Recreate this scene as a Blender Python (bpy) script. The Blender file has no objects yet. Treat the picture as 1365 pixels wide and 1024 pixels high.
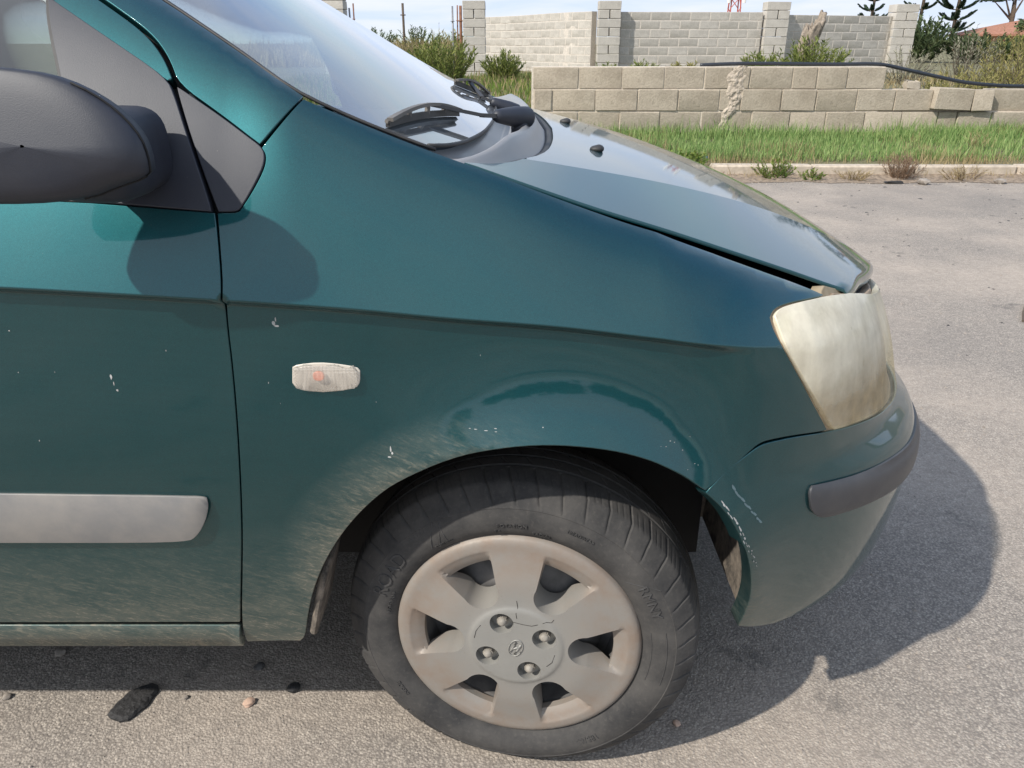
import bpy, bmesh, math, random
import numpy as np
from mathutils import Vector, Matrix
from mathutils.geometry import delaunay_2d_cdt
random.seed(7)
R = math.radians
scene = bpy.context.scene
col = scene.collection
# ---------------------------------------------------------------- camera
cam_d = bpy.data.cameras.new('camera'); cam = bpy.data.objects.new('camera', cam_d); col.objects.link(cam)
cam.location = (0, 0, 1.21); cam.rotation_euler = (R(90-23.9), 0, 0)
cam_d.sensor_width = 36; cam_d.lens = 36*1025/1365; cam_d.clip_start = .02; cam_d.clip_end = 2000
scene.camera = cam
# ---------------------------------------------------------------- sky and sun
SUN = Vector((-.87, -.63, 1.0)).normalized()
world = bpy.data.worlds.new('World'); scene.world = world; world.use_nodes = True
wn = world.node_tree; wn.nodes.clear()
def WN(t): return wn.nodes.new(t)
wo = WN('ShaderNodeOutputWorld'); wb = WN('ShaderNodeBackground'); sky = WN('ShaderNodeTexSky')
sky.sky_type = 'NISHITA'; sky.sun_disc = False
sky.sun_elevation = math.asin(SUN.z); sky.sun_rotation = math.atan2(SUN.x, SUN.y)
sky.air_density = 1.0; sky.dust_density = .9; sky.ozone_density = 2.5
tc = WN('ShaderNodeTexCoord'); sx = WN('ShaderNodeSeparateXYZ'); wn.links.new(tc.outputs['Generated'], sx.inputs[0])
zz = WN('ShaderNodeMath'); zz.operation = 'ADD'; zz.inputs[1].default_value = .09
zm = WN('ShaderNodeMath'); zm.operation = 'MAXIMUM'; zm.inputs[1].default_value = 0
wn.links.new(sx.outputs[2], zm.inputs[0]); wn.links.new(zm.outputs[0], zz.inputs[0])
dx = WN('ShaderNodeMath'); dx.operation = 'DIVIDE'; wn.links.new(sx.outputs[0], dx.inputs[0]); wn.links.new(zz.outputs[0], dx.inputs[1])
dy = WN('ShaderNodeMath'); dy.operation = 'DIVIDE'; wn.links.new(sx.outputs[1], dy.inputs[0]); wn.links.new(zz.outputs[0], dy.inputs[1])
cb = WN('ShaderNodeCombineXYZ'); wn.links.new(dx.outputs[0], cb.inputs[0]); wn.links.new(dy.outputs[0], cb.inputs[1])
cn = WN('ShaderNodeTexNoise'); cn.inputs['Scale'].default_value = .55; cn.inputs['Detail'].default_value = 9; cn.inputs['Roughness'].default_value = .58
cn.inputs['Distortion'].default_value = .35
wn.links.new(cb.outputs[0], cn.inputs['Vector'])
cr = WN('ShaderNodeValToRGB'); cr.color_ramp.elements[0].position = .38; cr.color_ramp.elements[1].position = .66
cr.color_ramp.elements[1].color = (.85, .85, .85, 1)
wn.links.new(cn.outputs[0], cr.inputs[0])
cm = WN('ShaderNodeMix'); cm.data_type = 'RGBA'; cm.inputs['B'].default_value = (3.15, 3.22, 3.35, 1)
wn.links.new(cr.outputs[0], cm.inputs['Factor']); sk_cap = WN('ShaderNodeMix'); sk_cap.data_type = 'RGBA'; sk_cap.blend_type = 'DARKEN'; sk_cap.inputs['Factor'].default_value = 1; sk_cap.inputs['B'].default_value = (2.35, 2.75, 3.45, 1)
wn.links.new(sky.outputs[0], sk_cap.inputs['A']); wn.links.new(sk_cap.outputs['Result'], cm.inputs['A'])
wn.links.new(cm.outputs['Result'], wb.inputs['Color']); wb.inputs['Strength'].default_value = .15
wn.links.new(wb.outputs[0], wo.inputs[0])
sun_d = bpy.data.lights.new('sun', 'SUN'); sun = bpy.data.objects.new('sun', sun_d); col.objects.link(sun)
sun_d.energy = 2.5; sun_d.angle = R(.9); sun_d.color = (1.0, .95, .87)
sun.rotation_euler = (-SUN).to_track_quat('-Z', 'Y').to_euler(); sun.location = SUN*30
vs = scene.view_settings; vs.view_transform = 'Standard'; vs.look = 'None'; vs.gamma = 1; vs.use_curve_mapping = False; vs.exposure = 1.05
# ---------------------------------------------------------------- helpers
def tag(o, label=None, cat=None, group=None, kind=None):
    if label: o['label'] = label
    if cat: o['category'] = cat
    if group: o['group'] = group
    if kind: o['kind'] = kind
    return o
def empty(name, loc=(0, 0, 0), parent=None):
    o = bpy.data.objects.new(name, None); col.objects.link(o); o.location = loc; o.empty_display_size = .1
    if parent: o.parent = parent
    return o
def wpos(o):
    p = Vector((0, 0, 0))
    while o: p += o.location; o = o.parent
    return p
def obj(name, me, mat=None, parent=None, at=None):
    """link mesh as an object whose mesh coordinates are world ones (at=None), or placed at a point"""
    o = bpy.data.objects.new(name, me); col.objects.link(o)
    if mat is not None and not me.materials: me.materials.append(mat)
    base = Vector(at) if at is not None else Vector((0, 0, 0))
    if parent: o.parent = parent; base -= wpos(parent)
    o.location = base
    return o
def mesh(name, V, Fc, smooth=False, normals=None):
    me = bpy.data.meshes.new(name); me.from_pydata([tuple(v) for v in V], [], Fc); me.update()
    if smooth or normals:
        me.polygons.foreach_set('use_smooth', [True]*len(me.polygons))
    if normals: me.normals_split_custom_set_from_vertices([tuple(n) for n in normals])
    return me
def bm_mesh(name, bm, smooth=False, angle=None):
    bmesh.ops.recalc_face_normals(bm, faces=bm.faces[:])
    me = bpy.data.meshes.new(name); bm.to_mesh(me); bm.free()
    if smooth:
        me.polygons.foreach_set('use_smooth', [True]*len(me.polygons))
        if angle: me.set_sharp_from_angle(angle=R(angle))
    return me
def box_bm(size, bevel=0, seg=1, bm=None, mtx=None):
    own = bm is None
    b = bmesh.new()
    bmesh.ops.create_cube(b, size=1); bmesh.ops.scale(b, vec=size, verts=b.verts[:])
    if bevel: bmesh.ops.bevel(b, geom=b.edges[:], offset=bevel, segments=seg, affect='EDGES', profile=.6)
    if mtx is not None: bmesh.ops.transform(b, matrix=mtx, verts=b.verts[:])
    if own: return b
    t = bpy.data.meshes.new('t'); b.to_mesh(t); b.free(); bm.from_mesh(t); bpy.data.meshes.remove(t)
    return bm
def tube(V, Fc, pts, rads, n=8, cap=True):
    base = len(V); m = len(pts)
    for i, p in enumerate(pts):
        p = Vector(p); a = Vector(pts[max(0, i-1)]); b = Vector(pts[min(m-1, i+1)]); d = (b-a)
        d = d.normalized() if d.length else Vector((0, 0, 1))
        up = Vector((0, 0, 1)) if abs(d.z) < .9 else Vector((1, 0, 0))
        x = d.cross(up).normalized(); y = x.cross(d)
        r = rads[i] if isinstance(rads, (list, tuple)) else rads
        for k in range(n):
            t = 2*math.pi*k/n; V.append(tuple(p+x*(r*math.cos(t))+y*(r*math.sin(t))))
    for i in range(m-1):
        for k in range(n):
            a = base+i*n+k; b = base+i*n+(k+1) % n; Fc.append((a, b, b+n, a+n))
    if cap:
        Fc.append(tuple(base+k for k in range(n))[::-1]); Fc.append(tuple(base+(m-1)*n+k for k in range(n)))
def tube_mesh(name, pts, rads, n=8):
    V = []; Fc = []; tube(V, Fc, pts, rads, n); return mesh(name, V, Fc, True)
def grid_mesh(name, P, smooth=True, flip=False):
    """P[i][j] points"""
    ni, nj = len(P), len(P[0]); V = [p for row in P for p in row]; Fc = []
    for i in range(ni-1):
        for j in range(nj-1):
            q = (i*nj+j, i*nj+j+1, (i+1)*nj+j+1, (i+1)*nj+j)
            Fc.append(q[::-1] if flip else q)
    return mesh(name, V, Fc, smooth)
def lathe(name, prof, n=64, axis_y=True, smooth=True, angle=40):
    """prof: (r, y) revolved about the local Y axis"""
    V = []; Fc = []; m = len(prof)
    for k in range(n):
        t = 2*math.pi*k/n; c, s = math.cos(t), math.sin(t)
        for r, y in prof: V.append((r*c, y, r*s))
    for k in range(n):
        for i in range(m-1):
            a = k*m+i; b = ((k+1) % n)*m+i; Fc.append((a, a+1, b+1, b))
    me = mesh(name, V, Fc, smooth)
    if smooth and angle: me.set_sharp_from_angle(angle=R(angle))
    return me
# ---------------------------------------------------------------- materials
class MatB:
    def __init__(s, name):
        s.m = bpy.data.materials.new(name); s.m.use_nodes = True; s.t = s.m.node_tree; s.t.nodes.clear()
        s.out = s.n('ShaderNodeOutputMaterial'); s.p = s.n('ShaderNodeBsdfPrincipled'); s.l(s.p.outputs[0], s.out.inputs[0])
        s.co = None
    def n(s, t, **k):
        x = s.t.nodes.new(t)
        for a, b in k.items(): setattr(x, a, b)
        return x
    def l(s, a, b): s.t.links.new(a, b)
    def coord(s, kind='Object'):
        if s.co is None: s.co = s.n('ShaderNodeTexCoord')
        return s.co.outputs[kind]
    def mapped(s, scale=(1, 1, 1), rot=(0, 0, 0), kind='Object'):
        m = s.n('ShaderNodeMapping'); m.inputs['Scale'].default_value = scale; m.inputs['Rotation'].default_value = rot
        s.l(s.coord(kind), m.inputs['Vector']); return m.outputs[0]
    def streaks(s, scale, rot):
        a = s.n('ShaderNodeMapping'); a.inputs['Rotation'].default_value = rot; s.l(s.coord(), a.inputs['Vector'])
        b_ = s.n('ShaderNodeMapping'); b_.inputs['Scale'].default_value = scale; s.l(a.outputs[0], b_.inputs['Vector']); return b_.outputs[0]
    def noise(s, scale, detail=4, rough=.55, vec=None, dist=0):
        x = s.n('ShaderNodeTexNoise'); x.inputs['Scale'].default_value = scale; x.inputs['Detail'].default_value = detail
        x.inputs['Roughness'].default_value = rough; x.inputs['Distortion'].default_value = dist
        s.l(vec if vec is not None else s.coord(), x.inputs['Vector']); return x.outputs[0]
    def voro(s, scale, feat='F1', out=0, vec=None):
        x = s.n('ShaderNodeTexVoronoi'); x.feature = feat; x.inputs['Scale'].default_value = scale
        s.l(vec if vec is not None else s.coord(), x.inputs['Vector']); return x.outputs[out]
    def ramp(s, fac, stops):
        x = s.n('ShaderNodeValToRGB'); e = x.color_ramp.elements
        while len(e) < len(stops): e.new(.5)
        for i, (p, c) in enumerate(stops):
            e[i].position = p; e[i].color = (c, c, c, 1) if isinstance(c, (int, float)) else (*c, 1)
        s.l(fac, x.inputs[0]); return x.outputs[0]
    def mix(s, fac, a, b, mode='MIX'):
        x = s.n('ShaderNodeMix', data_type='RGBA', blend_type=mode)
        for v, k in ((fac, 'Factor'), (a, 'A'), (b, 'B')):
            if isinstance(v, (int, float)): x.inputs[k].default_value = v if k == 'Factor' else (v, v, v, 1)
            elif isinstance(v, tuple): x.inputs[k].default_value = (*v, 1)
            else: s.l(v, x.inputs[k])
        return x.outputs['Result']
    def math(s, op, a, b=0.0, clamp=False):
        x = s.n('ShaderNodeMath', operation=op, use_clamp=clamp)
        for i, v in enumerate((a, b)):
            if isinstance(v, (int, float)): x.inputs[i].default_value = v
            else: s.l(v, x.inputs[i])
        return x.outputs[0]
    def bump(s, h, strength=.3, dist=.01, normal=None):
        x = s.n('ShaderNodeBump'); x.inputs['Strength'].default_value = strength; x.inputs['Distance'].default_value = dist
        s.l(h, x.inputs['Height'])
        if normal is not None: s.l(normal, x.inputs['Normal'])
        return x.outputs[0]
    def sep(s, kind='Object'):
        x = s.n('ShaderNodeSeparateXYZ'); s.l(s.coord(kind), x.inputs[0]); return x.outputs
    def rnd(s): return s.n('ShaderNodeObjectInfo').outputs['Random']
    def set(s, **k):
        nm = {'color': 'Base Color', 'rough': 'Roughness', 'metal': 'Metallic', 'spec': 'Specular IOR Level', 'coat': 'Coat Weight',
              'coat_rough': 'Coat Roughness', 'normal': 'Normal', 'trans': 'Transmission Weight', 'ior': 'IOR', 'alpha': 'Alpha', 'subs': 'Subsurface Weight'}
        for a, v in k.items():
            i = s.p.inputs[nm[a]]
            if isinstance(v, tuple): i.default_value = (*v, 1)
            elif isinstance(v, (int, float)): i.default_value = v
            else: s.l(v, i)
        return s
M = {}
def simple(name, color, rough=.5, var=.25, scale=30, bump=.1, bd=.002, metal=0, **k):
    b = MatB(name); n = b.noise(scale, 5)
    c = b.mix(b.ramp(n, [(.3, 0), (.7, 1)]), tuple(x*(1-var) for x in color), tuple(min(1, x*(1+var)) for x in color))
    b.set(color=c, rough=rough, metal=metal, normal=b.bump(n, bump, bd), **k); M[name] = b.m; return b.m

# car paint: dark green metallic under clear coat, dusty towards the sill and round the wheel arch
b = MatB('paint'); x, y, z = b.sep()
fl = b.voro(2600, out=1); flv = b.math('MULTIPLY', fl, 1.0)
basec = b.mix(b.ramp(flv, [(.2, 0), (.9, 1)]), (.005, .052, .060), (.011, .092, .102))
dst = b.noise(1, 7, .75, b.streaks((14, 14, 42), (0, -.25, 0)))
dst2 = b.noise(1, 5, .7, b.streaks((60, 60, 260), (0, -.35, 0)))
dst3 = b.noise(1, 5, .7, b.streaks((90, 90, 240), (0, .5, 0)))
low = b.n('ShaderNodeMapRange'); low.inputs[1].default_value = .56; low.inputs[2].default_value = .27; b.l(z, low.inputs[0])
ax = b.math('SUBTRACT', x, .03); az = b.math('SUBTRACT', z, .335)
rr = b.math('SQRT', b.math('ADD', b.math('MULTIPLY', ax, ax), b.math('MULTIPLY', az, az)))
arch = b.n('ShaderNodeMapRange'); arch.inputs[1].default_value = .435; arch.inputs[2].default_value = .35; b.l(rr, arch.inputs[0])
rearw = b.n('ShaderNodeMapRange'); rearw.inputs[1].default_value = .05; rearw.inputs[2].default_value = -.15; b.l(x, rearw.inputs[0])
am = b.math('MULTIPLY', arch.outputs[0], b.math('ADD', b.math('MULTIPLY', rearw.outputs[0], .85), .05))
frontw = b.n('ShaderNodeMapRange'); frontw.inputs[1].default_value = .28; frontw.inputs[2].default_value = .5; frontw.inputs[3].default_value = 1; frontw.inputs[4].default_value = .25; b.l(x, frontw.inputs[0])
msk = b.math('MAXIMUM', b.math('MULTIPLY', low.outputs[0], frontw.outputs[0]), am)
streak = b.math('ADD', b.math('MULTIPLY', b.ramp(dst, [(.35, 0), (.72, 1)]), .55), b.math('MULTIPLY', b.math('MAXIMUM', b.ramp(dst2, [(.50, 0), (.68, 1)]), b.ramp(dst3, [(.56, 0), (.72, .8)])), .55))
dirt = b.math('MULTIPLY', msk, b.math('MULTIPLY', b.math('ADD', streak, .16), .82), True)
haze = b.math('MULTIPLY', b.ramp(b.noise(9, 5, .7), [(.35, 0), (.8, 1)]), .015)
dirt = b.math('ADD', dirt, haze, True)
spots = b.ramp(b.noise(330, 3, .6), [(.70, 0), (.76, 1)])
dirt = b.math('MAXIMUM', dirt, b.math('MULTIPLY', spots, b.math('ADD', b.math('MULTIPLY', msk, .6), .12)))
pc = b.mix(dirt, basec, (.33, .27, .195))
clean = b.math('SUBTRACT', 1.0, b.math('MULTIPLY', dirt, .9), True)
orange = b.noise(420, 2, .5)
b.set(color=pc, metal=b.math('MULTIPLY', clean, .88), rough=b.math('ADD', b.math('MULTIPLY', dirt, .42), .45), coat=clean, coat_rough=b.math('ADD', b.math('MULTIPLY', dirt, .5), .045),
      normal=b.bump(dirt, .15, .0006))
b.p.inputs['Coat IOR'].default_value = 1.52
b.p.inputs['Coat Normal'].default_value = (0, 0, 0)
b.l(b.bump(orange, .012, .0006), b.p.inputs['Coat Normal'])
M['paint'] = b.m
def plastic(name, color, rough, dustamt):
    b = MatB(name); n = b.noise(900, 2); d = b.noise(14, 6, .65)
    c = b.mix(b.math('MULTIPLY', b.ramp(d, [(.35, 0), (.75, 1)]), dustamt), color, (.30, .27, .235))
    c = b.mix(b.ramp(b.noise(300, 2), [(.77, 0), (.80, .4)]), c, (.30, .28, .25))
    b.set(color=c, rough=rough, normal=b.bump(n, .25, .0006)); M[name] = b.m
plastic('trim', (.018, .021, .032), .52, .04)
plastic('cowl', (.22, .22, .225), .34, .4)
plastic('strip', (.042, .043, .048), .45, .10)
plastic('wiper_dusty', (.09, .082, .075), .6, .4)
plastic('black_rubber', (.018, .018, .019), .6, .12)
plastic('moulding', (.175, .17, .165), .45, .6)
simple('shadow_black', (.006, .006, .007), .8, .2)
b = MatB('liner'); n = b.noise(35, 6, .7)
b.set(color=b.mix(b.ramp(n, [(.35, 0), (.65, 1)]), (.05, .043, .036), (.23, .19, .15)), rough=.9, normal=b.bump(n, .5, .004)); M['liner'] = b.m
def glassmat(name, tint, dust):
    b = MatB(name); b.t.nodes.remove(b.p)
    tr = b.n('ShaderNodeBsdfTransparent'); tr.inputs[0].default_value = (*tint, 1)
    gl = b.n('ShaderNodeBsdfGlossy'); gl.inputs['Roughness'].default_value = .02; gl.inputs[0].default_value = (.95, .97, 1, 1)
    fr = b.n('ShaderNodeFresnel'); fr.inputs[0].default_value = 1.60
    f2 = b.math('MULTIPLY', fr.outputs[0], 1.5, True)
    mx = b.n('ShaderNodeMixShader'); b.l(f2, mx.inputs[0]); b.l(tr.outputs[0], mx.inputs[1]); b.l(gl.outputs[0], mx.inputs[2])
    df = b.n('ShaderNodeBsdfDiffuse'); df.inputs[0].default_value = (.55, .56, .56, 1)
    m2 = b.n('ShaderNodeMixShader'); dn = b.math('ADD', b.math('MULTIPLY', b.ramp(b.noise(5, 6, .6), [(.3, 0), (.8, 1)]), dust*.8), dust*.6)
    b.l(dn, m2.inputs[0]); b.l(mx.outputs[0], m2.inputs[1]); b.l(df.outputs[0], m2.inputs[2]); b.l(m2.outputs[0], b.out.inputs[0]); M[name] = b.m
glassmat('glass', (.76, .84, .83), .10)
# headlamp: yellowed polycarbonate, milky on top, clearer near the bottom
b = MatB('lens'); x, y, z = b.sep()
n = b.noise(16, 6, .65)
st = b.noise(60, 4, .6, b.mapped((1, 1, .06)))
op = b.n('ShaderNodeMapRange'); op.inputs[1].default_value = .715; op.inputs[2].default_value = .775; op.inputs[3].default_value = .20; op.inputs[4].default_value = .66; b.l(z, op.inputs[0])
opa = b.math('ADD', op.outputs[0], b.math('ADD', b.math('MULTIPLY', b.math('SUBTRACT', n, .5), .5), b.math('MULTIPLY', b.math('SUBTRACT', st, .5), .22)), True)
b.set(color=b.mix(n, (.86, .78, .58), (.93, .87, .71)), rough=b.ramp(n, [(.3, .25), (.7, .5)]), coat=.6, coat_rough=.15)
tr = b.n('ShaderNodeBsdfTransparent'); tr.inputs[0].default_value = (.93, .90, .76, 1)
mx = b.n('ShaderNodeMixShader'); b.l(opa, mx.inputs[0]); b.l(tr.outputs[0], mx.inputs[1]); b.l(b.p.outputs[0], mx.inputs[2]); b.l(mx.outputs[0], b.out.inputs[0]); M['lens'] = b.m
simple('reflector', (.85, .80, .68), .35, .1, 8, 0, metal=.5)
simple('nut_dull', (.26, .235, .20), .75, .25, 90, .2)
simple('lamp_inner', (.27, .215, .14), .5, .2, 12, 0)
simple('gasket', (.34, .25, .17), .6, .3, 40, .2)
b = MatB('marker'); w = b.n('ShaderNodeTexChecker'); w.inputs['Scale'].default_value = 260; b.l(b.coord(), w.inputs['Vector'])
b.set(color=b.mix(b.noise(60, 3), (.50, .45, .39), (.68, .63, .56)), rough=.22, coat=.5, normal=b.bump(w.outputs[1], .9, .0015))
tr = b.n('ShaderNodeBsdfTransparent'); mx = b.n('ShaderNodeMixShader'); mx.inputs[0].default_value = .45
b.l(tr.outputs[0], mx.inputs[1]); b.l(b.p.outputs[0], mx.inputs[2]); b.l(mx.outputs[0], b.out.inputs[0]); M['marker'] = b.m
simple('bulb', (.75, .16, .05), .35, .2)
simple('marker_back', (.58, .53, .46), .3, .08)
# wheel
b = MatB('tyre'); n = b.noise(10, 6, .7); n2 = b.noise(140, 4, .7)
x, y, z = b.sep()
c = b.mix(b.math('MULTIPLY', b.ramp(n, [(.32, 0), (.7, 1)]), .75), (.030, .030, .031), (.105, .098, .090))
c = b.mix(b.ramp(n2, [(.55, 0), (.8, .35)]), c, (.145, .13, .115))
b.set(color=c, rough=.85, spec=.25, normal=b.bump(n2, .18, .0015)); M['tyre'] = b.m
simple('tyre_mark', (.052, .050, .049), .8, .3, 60, .1)
b = MatB('hubcap'); x, y, z = b.sep()
rad = b.math('SQRT', b.math('ADD', b.math('MULTIPLY', x, x), b.math('MULTIPLY', z, z)))
rm = b.n('ShaderNodeMapRange'); rm.inputs[1].default_value = .07; rm.inputs[2].default_value = .17; b.l(rad, rm.inputs[0])
n = b.noise(16, 6, .65); n2 = b.noise(180, 4, .7)
c = b.mix(n, (.225, .22, .205), (.30, .29, .265))
brn = b.math('MULTIPLY', b.ramp(n, [(.35, .25), (.65, .95)]), rm.outputs[0])
c = b.mix(brn, c, (.235, .18, .14))
c = b.mix(b.ramp(n2, [(.6, 0), (.8, .35)]), c, (.17, .13, .095))
b.set(color=c, rough=b.math('ADD', b.math('MULTIPLY', brn, .2), .46), metal=.18, normal=b.bump(n2, .06, .0008)); M['hubcap'] = b.m
simple('steel_dark', (.12, .115, .112), .6, .5, 20, .2, metal=.1)
simple('crack', (.03, .025, .02), .9)
simple('scuff', (.10, .16, .18), .6, .2)
simple('chip', (.36, .37, .36), .8, .2, 200)
simple('seat_cloth', (.055, .055, .06), .9, .3, 80, .2)
simple('dash', (.07, .07, .072), .7, .2, 300, .2)
# asphalt
b = MatB('asphalt'); v = b.voro(210, out=1); vd = b.voro(210); n = b.noise(1.1, 6, .6); n3 = b.noise(420, 3, .7); n5 = b.noise(.35, 4, .6)
c = b.ramp(v, [(0, (.19, .165, .142)), (.35, (.35, .305, .26)), (.7, (.45, .395, .335)), (.93, (.56, .50, .42)), (1, (.68, .61, .51))])
c = b.mix(b.ramp(vd, [(.30, 0), (.75, .8)]), c, (.155, .135, .118))
c = b.mix(b.ramp(n3, [(.3, .45), (.7, 0)]), c, (.18, .16, .14))
c = b.mix(b.ramp(n, [(.40, 0), (.66, .65)]), c, (.46, .385, .315))
c = b.mix(b.ramp(n5, [(.50, 0), (.62, .5)]), c, (.17, .155, .14))
st = b.noise(2.6, 5, .7, dist=.4)
c = b.mix(b.ramp(b.noise(24, 8, .8), [(.35, .45), (.55, 0)]), c, (.18, .16, .14))
c = b.mix(b.ramp(b.noise(38, 8, .8), [(.52, 0), (.72, .5)]), c, (.56, .49, .41))
c = b.mix(b.ramp(st, [(.62, 0), (.70, .6)]), c, (.055, .053, .052))
v9 = b.voro(85); hh = b.math('ADD', b.math('MULTIPLY', b.ramp(v9, [(0, 1), (.32, 0)]), .9), b.math('ADD', b.math('MULTIPLY', b.ramp(vd, [(0, 1), (.8, 0)]), .8), b.math('MULTIPLY', n3, .7)))
c = b.mix(b.ramp(v9, [(.12, .55), (.30, 0)]), c, b.mix(b.voro(85, out=1), (.20, .175, .155), (.66, .58, .48)))
b.set(color=c, rough=.88, spec=.3, normal=b.bump(hh, .5, .004)); M['asphalt'] = b.m
simple('kerb_dirt', (.24, .185, .135), .95, .45, 30, .9, .02)
b = MatB('soil'); n = b.noise(1.6, 7, .7); n2 = b.noise(60, 5, .7)
c = b.ramp(n, [(.3, (.15, .125, .07)), (.5, (.20, .19, .09)), (.7, (.30, .26, .16))])
c = b.mix(b.ramp(n2, [(.4, .5), (.7, 0)]), c, (.10, .085, .055))
b.set(color=c, rough=.95, normal=b.bump(n2, .8, .03)); M['soil'] = b.m
def blockmat(name, c0, c1, mort, sc):
    b = MatB(name); n = b.noise(6*sc, 7, .7); n2 = b.noise(55*sc, 5, .75); r = b.rnd()
    w = b.n('ShaderNodeTexNoise', noise_dimensions='4D'); w.inputs['Scale'].default_value = 3*sc; w.inputs['Detail'].default_value = 6
    b.l(b.coord(), w.inputs['Vector']); b.l(b.math('MULTIPLY', r, 40), w.inputs['W'])
    c = b.mix(b.ramp(w.outputs[0], [(.3, 0), (.7, 1)]), c0, c1)
    c = b.mix(b.math('MULTIPLY', r, .30), c, mort)
    c = b.mix(b.ramp(n2, [(.35, .4), (.6, 0)]), c, tuple(k*.55 for k in c0))
    c = b.mix(b.ramp(n, [(.50, 0), (.75, .55)]), c, tuple(k*.6 for k in c0))
    b.set(color=c, rough=.95, spec=.2, normal=b.bump(n2, .7, .012)); M[name] = b.m
blockmat('block', (.38, .32, .245), (.50, .435, .345), (.55, .48, .39), 1)
blockmat('block_far', (.46, .43, .385), (.56, .525, .47), (.53, .49, .43), 1)
simple('mortar', (.60, .53, .44), .95, .2, 25, .6, .01)
simple('mortar_far', (.54, .49, .43), .95, .15, 25, .5, .01)
simple('mortar_rough', (.46, .39, .315), .95, .3, 25, .9, .03)
simple('kerb_stone', (.46, .39, .31), .9, .2, 20, .5, .006)
simple('pebble', (.27, .235, .20), .9, .35, 30, .4, .003)
simple('pebble_dark', (.10, .095, .09), .9, .35, 30, .4, .003)
simple('pebble_pink', (.52, .36, .27), .9, .2, 60, .4, .003)
simple('tar', (.022, .021, .021), .75, .5, 120, .8, .004)
simple('hose', (.018, .022, .03), .45, .2)
simple('rust', (.19, .09, .055), .85, .4, 14, .3)
simple('steel_grey', (.22, .22, .23), .5, .2, metal=.3)
simple('wood_dead', (.26, .215, .17), .9, .35, 18, .8, .02)
simple('bark', (.10, .075, .055), .9, .3, 12, .6, .02)
simple('roof_tile', (.33, .155, .10), .85, .3, 6, .3, .02)
simple('render_orange', (.55, .32, .19), .9, .1, 3, .1)
simple('paint_red', (.45, .10, .07), .6, .1); simple('paint_white', (.75, .74, .72), .6, .05); simple('litter_blue', (.08, .20, .55), .5, .1)
def leafmat(name, a, c2, rough=.6):
    b = MatB(name); g = b.n('ShaderNodeNewGeometry').outputs['Random Per Island']
    c = b.mix(g, a, c2); b.set(color=c, rough=rough, spec=.25)
    tl = b.n('ShaderNodeBsdfTranslucent'); b.l(c, tl.inputs[0]); mx = b.n('ShaderNodeMixShader'); mx.inputs[0].default_value = .3
    b.l(b.p.outputs[0], mx.inputs[1]); b.l(tl.outputs[0], mx.inputs[2]); b.l(mx.outputs[0], b.out.inputs[0]); M[name] = b.m
leafmat('grass', (.12, .23, .06), (.35, .44, .17))
leafmat('grass_dry', (.27, .20, .10), (.44, .36, .20))
leafmat('bush', (.10, .145, .035), (.27, .29, .08))
leafmat('bush_yellow', (.19, .19, .06), (.36, .31, .12))
leafmat('bush_grey', (.22, .22, .15), (.40, .38, .28))
leafmat('dark_leaf', (.055, .09, .04), (.13, .16, .07))
leafmat('pine', (.04, .075, .05), (.08, .115, .07))
leafmat('weed', (.09, .17, .03), (.22, .26, .06))
leafmat('twig', (.19, .115, .075), (.33, .24, .16))
leafmat('flower', (.55, .47, .04), (.6, .52, .08))

# ---------------------------------------------------------------- car body surface
def pchip(xs, ys):
    n = len(xs); h = [xs[i+1]-xs[i] for i in range(n-1)]; d = [(ys[i+1]-ys[i])/h[i] for i in range(n-1)]
    m = [d[0]]+[0.0]*(n-2)+[d[-1]]
    for i in range(1, n-1):
        if d[i-1]*d[i] > 0:
            w1 = 2*h[i]+h[i-1]; w2 = h[i]+2*h[i-1]
            m[i] = (w1+w2)/(w1/d[i-1]+w2/d[i])
    def f(x):
        if x <= xs[0]: return ys[0]+m[0]*(x-xs[0])
        if x >= xs[-1]: return ys[-1]+m[-1]*(x-xs[-1])
        lo, hi = 0, n-1
        while hi-lo > 1:
            k = (lo+hi)//2
            if xs[k] <= x: lo = k
            else: hi = k
        t = (x-xs[lo])/h[lo]; a = h[lo]
        return ((2*t+1)*(1-t)**2*ys[lo]+t*(1-t)**2*a*m[lo]+t*t*(3-2*t)*ys[lo+1]+t*t*(t-1)*a*m[lo+1])
    return f
def sstep(a, b, x):
    t = min(1.0, max(0.0, (x-a)/(b-a))); return t*t*(3-2*t)
XC, A0, RY, YMID = 0.20, 0.58, 0.62, 1.81
SMAX = XC+A0*math.pi/2
f_base = pchip([.20, .25, .29, .345, .45, .60, .75, .95, 1.6], [1.06, 1.03, 1.0, .984, .966, .951, .945, .944, .944])
f_front = pchip([.16, .18, .20, .22, .26, .30, .375, .458, .523, .555, .585, .605, .625, .645, .716, .772, .812, .86, 1.0],
                [.64, .70, .745, .778, .815, .828, .836, .838, .833, .826, .808, .785, .762, .753, .728, .704, .681, .65, .55])
f_crease = pchip([-3.4, -.649, -.508, -.366, -.224, -.08, .066, .164, .275, .405, .9], [1.03, .926, .918, .909, .899, .885, .873, .861, .847, .830, .77])
f_should = pchip([-3.4, -2.6, -1.5, -1.05, -.728, -.478, -.373, -.273, -.183, -.095, .001, .124, .245, .407, .60, .75, 1.1],
                 [1.50, 1.585, 1.60, 1.54, 1.403, 1.269, 1.209, 1.150, 1.110, 1.077, 1.044, .998, .962, .918, .864, .835, .80])
f_lean = pchip([-3.4, -1.2, -.728, -.478, -.373, -.273, -.095, .124, .25, .407, .60, .75],
               [.40, .40, .335, .228, .178, .135, .142, .142, .132, .095, .03, .01])
AX, AZ = .030, .335
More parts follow.
